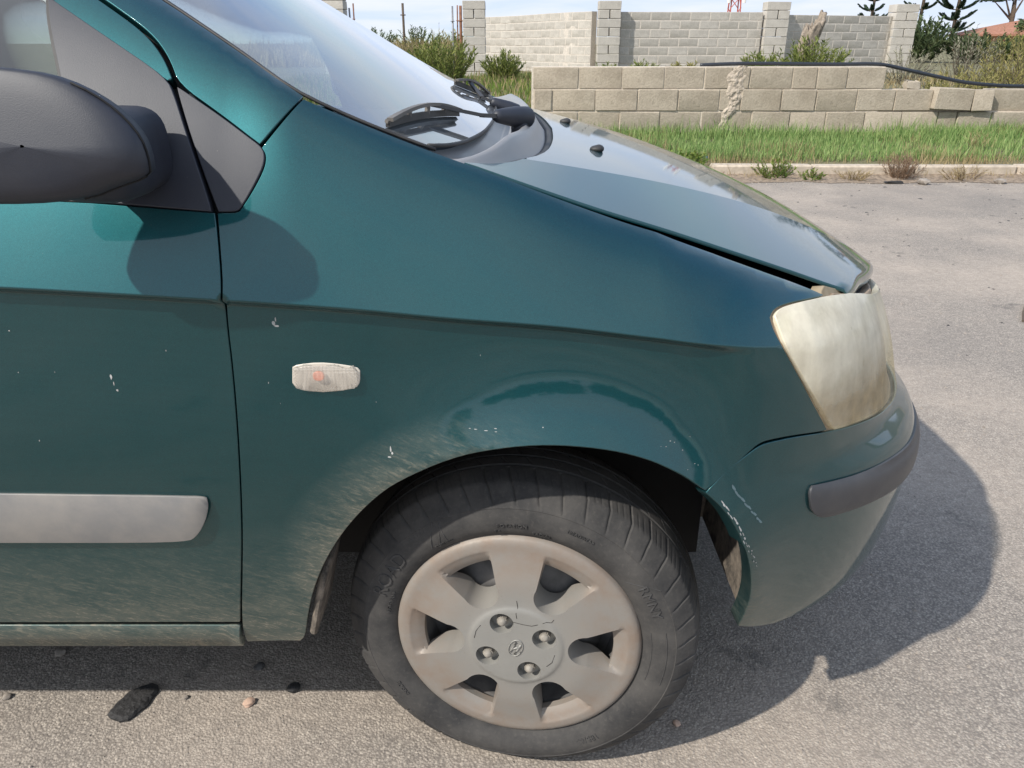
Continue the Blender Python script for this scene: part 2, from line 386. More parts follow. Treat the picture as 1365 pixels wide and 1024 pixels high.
def flare(X, Z):
    r = math.hypot(X-AX, Z-AZ); a = math.degrees(math.atan2(Z-AZ, X-AX))
    m = sstep(-15, 40, a)*(1-sstep(75, 150, a))
    e = (1-min(1.0, max(0.0, (r-.370)/.168)))**2
    return .036*m*e + .004*(1-sstep(.35, .44, r))
def side_point(s, Z):
    if s <= XC: th = 0.0; X = s
    else:
        th = min((s-XC)/A0, math.pi/2); X = XC+(f_front(Z)-XC)*math.sin(th)
    q = Z-f_crease(s)
    Y = f_base(min(Z, .95))
    fade = 1-sstep(.24, .37, s)
    if q < 0: Y += .018*fade*sstep(0, .014, -q)*(1-.5*sstep(.02, .30, -q))
    else:
        w = min(1.0, q/max(.02, f_should(s)-f_crease(s)))
        Y += f_lean(s)*(.60*w+.40*(1-math.sqrt(max(0.0, 1-w**3.2))))
    Y += RY*(1-math.cos(th))
    if s > SMAX: Y += s-SMAX
    else: Y -= flare(X, Z)
    return (X, Y, Z)
def side_normal(s, Z):
    h = .0012
    a = side_point(s-h, Z); b = side_point(s+h, Z); c = side_point(s, Z-h); d = side_point(s, Z+h)
    u = [b[i]-a[i] for i in range(3)]; v = [d[i]-c[i] for i in range(3)]
    n = (u[1]*v[2]-u[2]*v[1], u[2]*v[0]-u[0]*v[2], u[0]*v[1]-u[1]*v[0])
    l = math.sqrt(sum(k*k for k in n)) or 1
    return (n[0]/l, n[1]/l, n[2]/l)

# outlines on the body surface: (run along the side, height)
FENDER = [(-0.2704,1.143), (-0.2288,1.1252), (-0.1813,1.1053), (-0.1377,1.0881), (-0.0932,1.0716), (-0.0481,1.0561), (0.0005,1.0386), (0.059,1.0167), (0.1216,0.9941), (0.1738,0.9773), (0.2416,0.9596), (0.3226,0.9393), (0.4019,0.9184), (0.4839,0.8952), (0.5382,0.879), (0.5637,0.8698), (0.4832,0.8751), (0.4385,0.8755), (0.4172,0.872), (0.4057,0.8647), (0.405,0.8534), (0.4144,0.831), (0.442,0.784), (0.4759,0.727), (0.5087,0.6768), (0.4369,0.6878), (0.3889,0.6913), (0.3665,0.6901), (0.3467,0.6785), (0.3127,0.6551), (0.2768,0.6341), (0.2403,0.6618), (0.1834,0.6893), (0.1204,0.7058), (0.0486,0.7116), (-0.018,0.7044), (-0.0858,0.6847), (-0.1626,0.6415), (-0.2,0.6091), (-0.2351,0.5686), (-0.2646,0.5258), (-0.2908,0.479), (-0.313,0.4263), (-0.329,0.3742), (-0.3448,0.3091), (-0.3555,0.294), (-0.4461,0.2875), (-0.445,0.3223), (-0.42,0.4472), (-0.4001,0.5529), (-0.3839,0.6836), (-0.3767,0.7978), (-0.3747,0.883), (-0.3681,0.9228), (-0.372,0.9898), (-0.3735,1.0118), (-0.3495,1.0119), (-0.3436,1.0163), (-0.326,1.041), (-0.3125,1.0655), (-0.3107,1.0802), (-0.3165,1.0888)]
PILLAR = [(-0.2731,1.1473), (-0.3205,1.094), (-0.3737,1.1302), (-0.4264,1.1632), (-0.4385,1.1886), (-0.4548,1.2098), (-0.4757,1.2277), (-0.5012,1.2439), (-0.527,1.2594), (-0.6239,1.3161), (-0.7517,1.3838), (-0.7939,1.4376), (-0.6436,1.3544), (-0.5773,1.3205), (-0.4727,1.2643), (-0.3696,1.2053)]
TRIANGLE = [(-0.4278,1.158), (-0.3755,1.1267), (-0.3311,1.0974), (-0.3194,1.0897), (-0.3145,1.081), (-0.3163,1.0672), (-0.3298,1.0427), (-0.3455,1.019), (-0.3523,1.0154), (-0.3724,1.0154), (-0.3883,1.0547), (-0.409,1.1077)]
DOOR = [(-0.3792,1.0118), (-0.3768,0.9898), (-0.3729,0.9229), (-0.3787,0.883), (-0.3808,0.7978), (-0.3881,0.6836), (-0.4045,0.5529), (-0.4247,0.4472), (-0.4464,0.344), (-0.8398,0.3401), (-1.3345,0.3362)]
SAIL = [(-0.444,1.1693), (-0.5159,1.2116), (-0.5954,1.2581), (-0.604,1.2635), (-0.597,1.2347), (-0.5746,1.1694), (-0.559,1.1033), (-0.544,1.0276), (-0.4602,1.0215), (-0.3829,1.0154), (-0.3931,1.0469), (-0.4126,1.099), (-0.4309,1.1467)]
BUMPER = [(0.279,0.6296), (0.3151,0.6504), (0.3494,0.6734), (0.3693,0.6848), (0.3919,0.6859), (0.4403,0.682), (0.5184,0.6687), (0.6174,0.6547), (0.7297,0.6317), (0.8267,0.6166), (0.7987,0.5825), (0.815,0.5097), (0.7674,0.4657), (0.7315,0.3971), (0.6628,0.329), (0.6058,0.2864), (0.5261,0.2884), (0.4644,0.2758), (0.3658,0.3199), (0.3689,0.3574), (0.3661,0.4108), (0.3476,0.4889), (0.3275,0.5487), (0.311,0.5867), (0.2971,0.6102)]
MOULD = [(-1.0731,0.6117), (-0.7454,0.6117), (-0.5275,0.609), (-0.46,0.6077), (-0.4454,0.6037), (-0.4432,0.5917), (-0.4522,0.567), (-0.4684,0.5415), (-0.4868,0.5284), (-0.6026,0.527), (-0.7723,0.527), (-1.1118,0.527)]
MARKER = [(-0.2961,0.8086), (-0.2897,0.8119), (-0.261,0.8151), (-0.2358,0.8129), (-0.2108,0.8085), (-0.2071,0.8042), (-0.2082,0.7879), (-0.2128,0.7813), (-0.2389,0.7757), (-0.2649,0.7734), (-0.293,0.7801), (-0.2984,0.7868)]
# ---------------------------------------------------------------- panel builder
def smooth_poly(P, it=2, sharp=42):
    for _ in range(it):
        Q = []; n = len(P)
        for i in range(n):
            a, b, c = P[i-1], P[i], P[(i+1) % n]
            u = (b[0]-a[0], b[1]-a[1]); v = (c[0]-b[0], c[1]-b[1])
            an = abs(math.degrees(math.atan2(u[0]*v[1]-u[1]*v[0], u[0]*v[0]+u[1]*v[1])))
            if an > sharp or an < 1: Q.append(b)
            else:
                Q.append((b[0]*.75+a[0]*.25, b[1]*.75+a[1]*.25)); Q.append((b[0]*.75+c[0]*.25, b[1]*.75+c[1]*.25))
        P = Q
    return P
def densify(P, d):
    Q = []
    for i in range(len(P)):
        a, b = P[i], P[(i+1) % len(P)]; L = math.hypot(b[0]-a[0], b[1]-a[1])
        if L < 1e-6: continue
        k = max(1, int(L/d+.5))
        for j in range(k): Q.append((a[0]+(b[0]-a[0])*j/k, a[1]+(b[1]-a[1])*j/k))
    return Q
def area2(P): return sum(P[i-1][0]*P[i][1]-P[i][0]*P[i-1][1] for i in range(len(P)))
def inside(px, py, P):
    px = np.asarray(px); py = np.asarray(py); r = np.zeros(px.shape, bool); n = len(P)
    for i in range(n):
        x1, y1 = P[i-1]; x2, y2 = P[i]
        if y1 == y2: continue
        c = ((y1 > py) != (y2 > py)) & (px < (x2-x1)*(py-y1)/(y2-y1)+x1)
        r ^= c
    return r
def dist_to(px, py, P):
    d = np.full(np.shape(px), 9.0); n = len(P)
    for i in range(n):
        x1, y1 = P[i-1]; x2, y2 = P[i]; ux, uy = x2-x1, y2-y1; L = ux*ux+uy*uy
        if L == 0: continue
        t = np.clip(((px-x1)*ux+(py-y1)*uy)/L, 0, 1)
        d = np.minimum(d, np.hypot(px-x1-t*ux, py-y1-t*uy))
    return d
def cdt(boundaries, pts, lines=()):
    """boundaries[0] outer loop, others holes; returns 2D verts, faces, outer/hole loops as index lists"""
    V = []; E = []; loops = []
    for P in boundaries:
        k = len(V); V += P; E += [(k+i, k+(i+1) % len(P)) for i in range(len(P))]; loops.append(list(range(k, k+len(P))))
    for L in lines:
        k = len(V); V += L; E += [(k+i, k+i+1) for i in range(len(L)-1)]
    V += pts
    rv, re_, rf, ov, oe, of_ = delaunay_2d_cdt([Vector(v) for v in V], E, [], 0, 1e-6)
    mp = {}
    for i, o in enumerate(ov):
        for k in o: mp[k] = i
    loops = [[mp[i] for i in lp if i in mp] for lp in loops]
    cx = np.array([sum(rv[i].x for i in f)/3 for f in rf]); cy = np.array([sum(rv[i].y for i in f)/3 for f in rf])
    ok = inside(cx, cy, boundaries[0])
    for P in boundaries[1:]: ok &= ~inside(cx, cy, P)
    F_ = []
    for f, k in zip(rf, ok):
        if not k: continue
        a, b_, c = (rv[i] for i in f)
        F_.append(tuple(f) if (b_-a).cross(c-a) > 0 else tuple(f)[::-1])
    return [(v.x, v.y) for v in rv], F_, loops
def panel_mesh(name, poly, step=.013, off=0.0, flange=.014, sm=2, rows=True, sharp=42):
    P = smooth_poly(poly, sm, sharp)
    if area2(P) < 0: P = P[::-1]
    P = densify(P, step*.8)
    P = [p for i, p in enumerate(P) if math.hypot(p[0]-P[i-1][0], p[1]-P[i-1][1]) > 2e-4]
    s0, s1 = min(p[0] for p in P), max(p[0] for p in P); z0, z1 = min(p[1] for p in P), max(p[1] for p in P)
    gx = []; gz = []
    qs = sorted(set([round(k*step, 5) for k in range(-60, 60) if not -.030 < k*step < .012] + ([-.026, -.021, -.017, -.014, -.0115, -.009, -.0065, -.004, -.002, 0, .0015, .004, .008] if rows else [-.026, -.013, 0])))
    for i in range(int((s1-s0)/step)+2):
        s = s0+i*step; c = f_crease(s)
        for q in qs:
            if z0 < c+q < z1: gx.append(s); gz.append(c+q)
    gx = np.array(gx); gz = np.array(gz)
    ok = inside(gx, gz, P) & (dist_to(gx, gz, P) > step*.3)
    pts = [(float(a), float(b_)) for a, b_ in zip(gx[ok], gz[ok])]
    v2, F_, loops = cdt([P], pts)
    fo = off if callable(off) else (lambda s, z: off)
    def pt(s, z):
        p = Vector(side_point(s, z)); o = fo(s, z)
        return p+Vector(side_normal(s, z))*o if o else p
    def nm(s, z):
        if not callable(off): return Vector(side_normal(s, z))
        h = .001; return (pt(s+h, z)-pt(s-h, z)).cross(pt(s, z+h)-pt(s, z-h)).normalized()
    V = [pt(*p) for p in v2]; N = [nm(*p) for p in v2]
    lp = loops[0]; n = len(lp); rings = [lp]
    T = []
    for i in range(n):
        d = (V[lp[(i+1) % n]]-V[lp[i-1]]); t = d.cross(N[lp[i]]); T.append(t.normalized() if t.length > 1e-9 else Vector((1, 0, 0)))
    for to, no, wn_ in ((.0009, .0008, (1, 1)), (.0014, .0028, (1, .15)), (.0014, flange, (1, 0))):
        r = []
        for i in range(n):
            r.append(len(V)); V.append(V[lp[i]]+T[i]*to-N[lp[i]]*no); N.append((T[i]*wn_[0]+N[lp[i]]*wn_[1]).normalized())
        rings.append(r)
    for a, b_ in zip(rings, rings[1:]):
        for i in range(n):
            j = (i+1) % n; F_.append((a[i], b_[i], b_[j], a[j]))
    return mesh(name, V, F_, True, N)
def panel(name, poly, mat, parent, **k):
    return obj(name, panel_mesh(name, poly, **k), M[mat], parent)
def mirrored(o, parent=None):
    """the same part on the far side of the car (shares the mesh)"""
    c = o.copy(); col.objects.link(c); c.parent = parent or o.parent
    if parent is None: c.scale = (1, -1, 1); c.location = Vector((0, 2*YMID, 0))-wpos(c.parent)
    return c
# ---------------------------------------------------------------- the car
car = empty('parked_car', (-.9, YMID, 0))
tag(car, 'dark green hatchback with dusty sill, clouded headlamp and bent hood, front quarter in view', 'car')
fender = panel('front_fender', FENDER, 'paint', car, step=.0105)
mirrored(fender)
TOPF = [(-.95, 1.46), (-1.1, 1.498), (-1.25, 1.505)]
door_poly = DOOR[:9]+[(-1.25, .342), (-1.25, 1.036), (-.7628, 1.0325), (-.6505, 1.0286), (-.5412, 1.0241), (-.4603, 1.0179)]
door = panel('front_door', door_poly, 'paint', car)
frame_poly = [(-.4384, 1.1702), (-.4491, 1.1904), (-.4661, 1.2107), (-.4867, 1.2277), (-.5122, 1.2439), (-.538, 1.2593), (-.6212, 1.3083), (-.7474, 1.3736)]+TOPF + \
    [(-1.25, 1.04), (-1.19, 1.04), (-1.19, 1.45), (-1.1, 1.445), (-.95, 1.415), (-.80, 1.362), (-.6639, 1.2985), (-.598, 1.2595), (-.5164, 1.2130), (-.4425, 1.1685)]
panel('window_frame', frame_poly, 'paint', door, off=-.002, flange=.02)
panel('mirror_sail', SAIL, 'trim', door, off=.002)
gl_poly = [(-.606, 1.2655), (-.599, 1.2347), (-.5766, 1.1694), (-.561, 1.1033), (-.548, 1.028), (-1.19, 1.038), (-1.19, 1.45), (-1.1, 1.444), (-.95, 1.414), (-.80, 1.361), (-.6639, 1.2975)]
panel('door_glass', gl_poly, 'glass', door, off=-.010, flange=.004)
seal = [(-.600, 1.262), (-.593, 1.2347), (-.5706, 1.1694), (-.555, 1.1033), (-.541, 1.029), (-.550, 1.029), (-.5632, 1.1033), (-.579, 1.1694), (-.6015, 1.2347), (-.608, 1.264)]
panel('window_seal', seal, 'black_rubber', door, off=.0005, flange=.01, step=.02)
belt = [(-.545, 1.026), (-.65, 1.0305), (-.7628, 1.0345), (-1.19, 1.0385), (-1.19, 1.050), (-.7628, 1.046), (-.65, 1.042), (-.545, 1.0375)]
panel('belt_seal', belt, 'black_rubber', door, off=.002, flange=.01, step=.02)
def mould_off(s, z):
    u = (z-.570)/.043
    e = min(1.0, max(0.0, (-.4432-s)/.03))
    return max(.002, .0155-max(0, z-.585)*.40-max(0, .585-z)*.10)*(.30+.70*math.sqrt(e))
ml = [(-1.24, .6117)]+MOULD[1:-1]+[(-1.24, .527)]
panel('door_moulding', ml, 'moulding', door, off=mould_off, step=.005, rows=False)
dm = mirrored(door)
for ch in list(door.children):
    if ch.name.split('.')[0] in ('window_frame', 'door_glass', 'mirror_sail'): mirrored(ch, dm)
tri = panel('fender_trim', TRIANGLE, 'trim', car, off=.001); mirrored(tri)
pil_poly = PILLAR[:11]+[(-.95, 1.475), (-1.1, 1.512), (-1.3, 1.525), (-2.3, 1.52), (-3.05, 1.45), (-3.05, 1.53), (-2.6, 1.58), (-2.0, 1.59), (-1.5, 1.593), (-1.25, 1.573), (-1.05, 1.535), (-.92, 1.485)]+PILLAR[11:]
pillar = panel('roof_pillar', pil_poly, 'paint', car); mirrored(pillar)
sill = panel('door_sill', [(-.449, .3345), (-.4516, .305), (-.4512, .2875), (-2.1, .285), (-2.1, .3345)], 'paint', car, rows=False, step=.006,
             off=lambda s, z: .012*max(0, 1-((z-.305)/.03)**2)); mirrored(sill)
RA = [(-2.57+.36*math.cos(t), .335+.37*math.sin(t)) for t in [R(8+i*8.2) for i in range(21)]]
rd = panel('rear_door', [(-1.257, .342), (-2.04, .342), (-2.06, 1.038), (-1.257, 1.037)], 'paint', car, step=.03); mirrored(rd)
rq = panel('rear_quarter', [(-2.067, 1.038), (-2.047, .30), (-2.19, .30)]+RA[::-1][1:-1]+[(-2.95, .30), (-3.15, .30), (-3.15, 1.04)], 'paint', car, step=.03); mirrored(rq)
rg = panel('rear_glass', [(-1.25, 1.045), (-2.15, 1.045), (-2.15, 1.51), (-1.25, 1.515)], 'glass', car, step=.04, off=-.008); mirrored(rg)
cp_ = panel('rear_pillar', [(-2.155, 1.045), (-3.10, 1.045), (-3.05, 1.44), (-2.155, 1.515)], 'paint', car, step=.04); mirrored(cp_)
# black backing sheet behind the panel gaps, their shade put in as colour
inner = panel('gap_backing', [(-.37, .30), (-.35, .43), (-.32, .52), (-.34, .80), (-.36, 1.0), (-.29, 1.02), (-.25, 1.10), (-.36, 1.17), (-.44, 1.215), (-.52, 1.262), (-.60, 1.31), (-.62, 1.295), (-.52, 1.235), (-.46, 1.17), (-.42, 1.0), (-2.2, 1.0), (-2.2, .30)], 'shadow_black', car, off=-.022, flange=.004, step=.03, sm=0)
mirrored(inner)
inn2 = panel('bumper_gap_backing', [(.285, .645), (.345, .70), (.40, .71), (.53, .695), (.53, .655), (.40, .665), (.355, .66), (.30, .625)], 'shadow_black', car, off=-.014, flange=.004, step=.02, sm=0); mirrored(inn2)  # black sheet behind the fender joint, painted shade for the gap
# bumper
bump_poly = [(.2788, .6301), (.3125, .6555), (.3485, .6749), (.3698, .6841), (.3929, .6845), (.4405, .6817), (.5184, .6697), (.6174, .6530), (.7297, .6310), (.8267, .6166), (1.0, .610), (1.28, .608),
             (1.28, .215), (.95, .215), (.80, .222), (.66, .236), (.56, .256), (.48, .276), (.42, .298), (.364, .3265), (.3665, .3644), (.3648, .4149), (.3485, .4883), (.3288, .5464), (.3118, .5858), (.2975, .6101)]
bumper = panel('front_bumper', bump_poly, 'paint', car, step=.0125, rows=False, flange=.03); bm2 = mirrored(bumper)
strip_poly = [(.4440, .5626), (.4472, .5860), (.4560, .5935), (.5158, .5865), (.5903, .5772), (.6815, .5661), (.756, .556), (.86, .550), (1.05, .548), (1.27, .548), (1.27, .482), (1.05, .482), (.86, .486), (.78, .490), (.7014, .4990), (.5928, .5169), (.5147, .5252), (.4744, .5294), (.4544, .5417)]
def strip_off(s, z):
    t = min(1.0, max(0.0, (s-.444)/.05)); c = .56-.05*min(1, max(0, (s-.46)/.35)); u = (z-c)/.036
    return (.0035+.0075*max(0, 1-abs(u)**3))*(.5+.5*math.sqrt(t))
stp = panel('bumper_strip', strip_poly, 'strip', bumper, off=strip_off, step=.008, rows=False); mirrored(stp, bm2)
# headlamp
lamp_poly = [(.4184, .8649), (.427, .8695), (.4474, .8712), (.4958, .8695), (.5661, .8659), (.66, .851), (.78, .824), (.90, .804), (1.08, .782), (1.08, .622), (.90, .628), (.8065, .632), (.7225, .6450), (.6182, .6640), (.5183, .6776), (.483, .7278), (.4459, .7879), (.4217, .8317)]
gask_poly = [(.408, .8640), (.417, .8712), (.4386, .8746), (.4833, .8742), (.5638, .8700), (.66, .855), (.78, .829), (.90, .810), (1.086, .788), (1.086, .616), (.90, .622), (.8065, .6245), (.7225, .6375), (.6182, .6570), (.511, .6720), (.4770, .7273), (.4430, .7842), (.4165, .8310), (.4075, .8535)]
def lens_off(s, z):
    d = min(1.0, max(0.0, (s-.42)/.06)); return .002+.006*d
lamp = panel('headlamp', gask_poly, 'gasket', car, off=-.005, flange=.02, step=.012, rows=False, sm=1)
l2 = mirrored(lamp)
pt_ = panel('lamp_lens', lamp_poly, 'lens', lamp, off=lens_off, flange=.012, step=.012, rows=False); mirrored(pt_, l2)
shell = [(.4234, .86), (.45, .865), (.56, .86), (.70, .838), (.99, .785), (.99, .632), (.80, .64), (.62, .672), (.525, .685), (.49, .732), (.452, .79)]
pt_ = panel('lamp_reflector', shell, 'reflector', lamp, off=lambda s, z: -.004-.045*sstep(.44, .60, s)*min(1, max(0, (.865-z)/.03)), flange=.005, step=.02, rows=False); mirrored(pt_, l2)
pt_ = panel('lamp_divider', [(.625, .672), (.615, .735), (.70, .728), (.705, .658)], 'lamp_inner', lamp, off=-.018, flange=.02, step=.02, rows=False, sm=0); mirrored(pt_, l2)
pt_ = panel('lamp_tab', [(.575, .864), (.605, .876), (.66, .862), (.66, .848)], 'lamp_inner', lamp, off=-.012, flange=.02, step=.02, rows=False, sm=0); mirrored(pt_, l2)
# side marker
cxm, czm = -.2515, .797
mk_ = panel('side_marker', MARKER, 'marker_back', car, off=.002, flange=.004, step=.006, rows=False, sm=1)
mkp = [(cxm+(a-cxm)*.97, czm+(b_-czm)*.95) for a, b_ in MARKER]
panel('marker_lens', mkp, 'marker', mk_, off=lambda s, z: .004+.007*max(0, 1-((z-czm)/.0225)**6)*max(0, 1-((s-cxm)/.0465)**12)+.0003*math.sin(z*1400)+.00022*math.sin(s*1200), step=.0016, rows=False, sm=1)
panel('marker_bulb', [(-.268, .793), (-.268, .804), (-.255, .804), (-.255, .793)], 'bulb', mk_, off=.0085, flange=.003, step=.004, rows=False, sm=2, sharp=100)
m2_ = mirrored(mk_)
# ---------------------------------------------------------------- hood, cowl, windscreen, roof
f_hc = pchip([-.1, .09, .28, .44, .58, .66, .72, .765], [1.068, 1.036, .995, .948, .892, .852, .815, .775])
f_he = pchip([-.08, 0, .124, .234, .352, .44, .481, .53, .60], [1.064, 1.036, .994, .960, .920, .889, .874, .857, .832])
f_hr = pchip([0, .27, .55, .70, .82, .92, 1], [.090, .083, .066, .045, .015, -.025, -.066])
f_hf = pchip([0, .3, .5, .7, .85, .94, 1], [.765, .745, .710, .645, .580, .545, .515])
f_hw = pchip([-.1, 0, .25, .45, .60, .8], [.708, .704, .694, .668, .645, .62])
f_hk = pchip([-.1, .01, .30, .60, .8], [.86, .815, .65, .47, .40])
def hood_point(a, X, lift=0):
    s = 1 if a >= 0 else -1; a = abs(a); zc = f_hc(X); ze = min(f_he(X), zc-.004); k = f_hk(X); zk = ze+.82*(zc-ze)
    if a > k: Z = ze+(zk-ze)*(1-a)/(1-k)
    else: Z = zk+(zc-zk)*(1-(a/k)**2)
    return Vector((X, YMID-s*a*f_hw(X), Z+lift))
def hood_mesh(name, lift=0, thick=True, inset=0.0, nv=34):
    """three strips that meet in two hard V creases; edges turned down all round"""
    PK = .6
    def a_of(p, v):
        a = p
        for _ in range(6):
            X = f_hr(a)+inset+(f_hf(a)-f_hr(a)-2*inset)*v; k = f_hk(X)
            a = k*p/PK if p <= PK else k+(1-k)*(p-PK)/(1-PK)
        return a*(1-inset)
    V = []; Fc = []
    def strip(ps, flange):
        P = []
        for p in ps:
            s = -1 if p < 0 else 1; row = []; L = []
            for j in range(nv+1):
                v = j/nv; a = a_of(abs(p), v); X = f_hr(a)+inset+(f_hf(a)-f_hr(a)-2*inset)*v; L.append(hood_point(s*a if p else 0, X, lift))
            if thick: row += [L[0]+Vector((.002, 0, -.018)), L[0]+Vector((-.001, 0, -.004))]
            row += L
            if thick: row += [L[-1]+Vector((.006, 0, -.006)), L[-1]+Vector((.009, 0, -.014)), L[-1]+Vector((.006, 0, -.026))]
            P.append(row)
        if thick and flange:
            e = P[0] if flange < 0 else P[-1]
            for dy_, dz_ in ((.0012, -.002), (.0010, -.006)):
                r = [q+Vector((0, -flange*dy_, dz_)) for q in e]
                if flange < 0: P.insert(0, r)
                else: P.append(r)
        k = len(V); m = len(P[0])
        for r in P: V.extend(r)
        for i in range(len(P)-1):
            for j in range(m-1): Fc.append((k+i*m+j, k+i*m+j+1, k+(i+1)*m+j+1, k+(i+1)*m+j))
    n = 10
    strip([-1+(1-PK)*i/n for i in range(n+1)], -1)
    strip([-PK+2*PK*i/(2*n) for i in range(2*n+1)], 0)
    strip([PK+(1-PK)*i/n for i in range(n+1)], 1)
    me = mesh(name, V, Fc, True); me.set_sharp_from_angle(angle=R(40)); return me
hood = obj('hood', hood_mesh('hood'), M['paint'], car)
hood.data.flip_normals()
obj('hood_gap_backing', hood_mesh('hood_gap_backing', -.035, False, -.03, 16), M['shadow_black'], car)  # black plate below the hood, shade of the hood gap as colour
# windscreen
def ws_edge(X):
    s = max(X, -1.0); p = side_point(s, f_should(s)-.001); return p[1]+.012+(.0 if X >= -1 else 0), f_should(s)-.004
f_wc = pchip([-1.0, -.85, -.6, -.3, -.04, .02], [1.605, 1.535, 1.395, 1.215, 1.064, 1.03])
f_wl = pchip([0, .5, .8, .93, 1], [-.038, -.050, -.072, -.094, -.118])
P = []
for i in range(49):
    u = -1+2*i/48; a = abs(u); row = []
    for j in range(31):
        X = f_wl(a)+(-.86-f_wl(a))*j/30
        ye, ze = ws_edge(X); zc = f_wc(X); row.append((X, YMID-(-u)*-1*(YMID-ye), zc-(zc-ze)*a**2.3))
    P.append(row)
wsm = grid_mesh('windscreen', P, True)
ws = obj('windscreen', wsm, M['glass'], car)
# black ceramic seal along the lower and near edges of the glass
V = []; Fc = []
pts = []
for i in range(65):
    u = -1+2*i/64; a = abs(u); X = f_wl(a); ye, ze = ws_edge(X); zc = f_wc(X)
    pts.append((X+.004, YMID+u*(YMID-ye)*.998, zc-(zc-ze)*a**2.3+.001))
obj('windscreen_seal', tube_mesh('windscreen_seal', pts, .0032, 6), M['black_rubber'], ws)
for sg in (-1, 1):
    pts = []
    for j in range(31):
        X = -.104+(-.86+.104)*j/30; ye, ze = ws_edge(X); pts.append((X, YMID+sg*(YMID-ye+.002), ze+.001))
    obj('edge_seal', tube_mesh('edge_seal', pts, .0026, 6), M['black_rubber'], ws)
# cowl: plastic trough with a raised lip
P = []
for i in range(61):
    u = -1+2*i/60; a = abs(u); row = []
    x0 = f_wl(a)-.012; x1 = f_hr(a)+.012
    ye0, ze0 = ws_edge(f_wl(a)); z0 = f_wc(f_wl(a))-(f_wc(f_wl(a))-ze0)*a**2.3-.006
    z1 = hood_point(u, f_hr(a)).z-.010; wd = min(1, (1-a)/.25)
    for j in range(21):
        v = j/20; X = x0+(x1-x0)*v; hw = (YMID-ye0)*(1-v)+f_hw(x1)*v
        Z = z0+(z1-z0)*v+wd*(.034*math.exp(-((v-.60)/.13)**2)-.014*math.exp(-((v-.27)/.16)**2)-.016*math.exp(-((v-.92)/.10)**2))
        row.append((X, YMID+u*hw, Z))
    P.append(row)
obj('cowl_panel', grid_mesh('cowl_panel', P, True), M['cowl'], car)
pts = []
for i in range(61):
    u = -1+2*i/60; p = hood_point(-u, f_hr(abs(u))-.004); pts.append((p.x-.004, p.y, p.z-.012))
obj('hood_seal', tube_mesh('hood_seal', pts, .010, 8), M['black_rubber'], car)
# roof
P = []
for i in range(25):
    u = -1+2*i/24; a = abs(u); row = []
    for j in range(25):
        X = -.86-2.25*j/24; s = max(X, -3.05); p = side_point(s, f_should(s)-.001); ye, ze = p[1]+.008, f_should(s)-.004
        zc = (f_wc(max(X, -1.0)) if X > -1.0 else 1.605+.03*math.sin(min(1, (-1-X)/1.2)*1.57)-.10*sstep(-2.2, -3.2, X))
        row.append((X, YMID+u*(YMID-ye), zc-(zc-ze)*a**2.6))
    P.append(row)
obj('roof', grid_mesh('roof', P, True), M['paint'], car)
P = []
for i in range(13):
    u = -1+2*i/12; row = []
    for j in range(13):
        z = .30+1.2*j/12; p = side_point(-3.05, z); row.append((-3.05-.10*(1-u*u)-(.08 if z < .7 else .0), YMID+u*(YMID-p[1]), z))
    P.append(row)
obj('tailgate', grid_mesh('tailgate', P, True), M['paint'], car)
# front grille and number-plate zone between the lamps
P = []
for i in range(17):
    u = -1+2*i/16; P.append([(.66+.02*(1-u*u), YMID+u*.40, z) for z in (.60, .66, .72, .76, .77)])
obj('grille', grid_mesh('grille', P, True), M['black_rubber'], car)
# inside: dashboard, seats, floor
b_ = box_bm((.42, 1.36, .20), .05, 3, None, Matrix.Translation((-.34, YMID, .93))); obj('dashboard', bm_mesh('dashboard', b_, True, 40), M['dash'], car)
for yy in (1.45, 2.17):
    s_ = empty('front_seat', (-1.25, yy-YMID+YMID, .35), None); s_.parent = car; s_.location = Vector((-1.25, yy, .35))-car.location
    obj('cushion', bm_mesh('cushion', box_bm((.5, .5, .16), .05, 3, None, Matrix.Translation((-1.15, yy, .50))), True, 50), M['seat_cloth'], s_)
    obj('backrest', bm_mesh('backrest', box_bm((.14, .50, .62), .06, 3, None, Matrix.Translation((-1.47, yy, .85)) @ Matrix.Rotation(R(-15), 4, 'Y')), True, 50), M['seat_cloth'], s_)
    obj('headrest', bm_mesh('headrest', box_bm((.10, .28, .18), .04, 3, None, Matrix.Translation((-1.58, yy, 1.28))), True, 50), M['seat_cloth'], s_)
b_ = box_bm((2.6, 1.42, .08), 0, 1, None, Matrix.Translation((-1.75, YMID, .27)))
obj('underbody', bm_mesh('underbody', b_), M['shadow_black'], car)
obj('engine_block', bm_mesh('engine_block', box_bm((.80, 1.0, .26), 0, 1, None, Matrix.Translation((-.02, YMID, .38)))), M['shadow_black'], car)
obj('arch_sun_block', bm_mesh('arch_sun_block', box_bm((.05, 1.40, .26), 0, 1, None, Matrix.Translation((.445, YMID, .40)))), M['shadow_black'], car)  # unseen box added to block sun leaking through the wheel arch
b_ = box_bm((.04, 1.5, .62), 0, 1, None, Matrix.Translation((-.40, YMID, .60))); obj('firewall', bm_mesh('firewall', b_), M['shadow_black'], car)
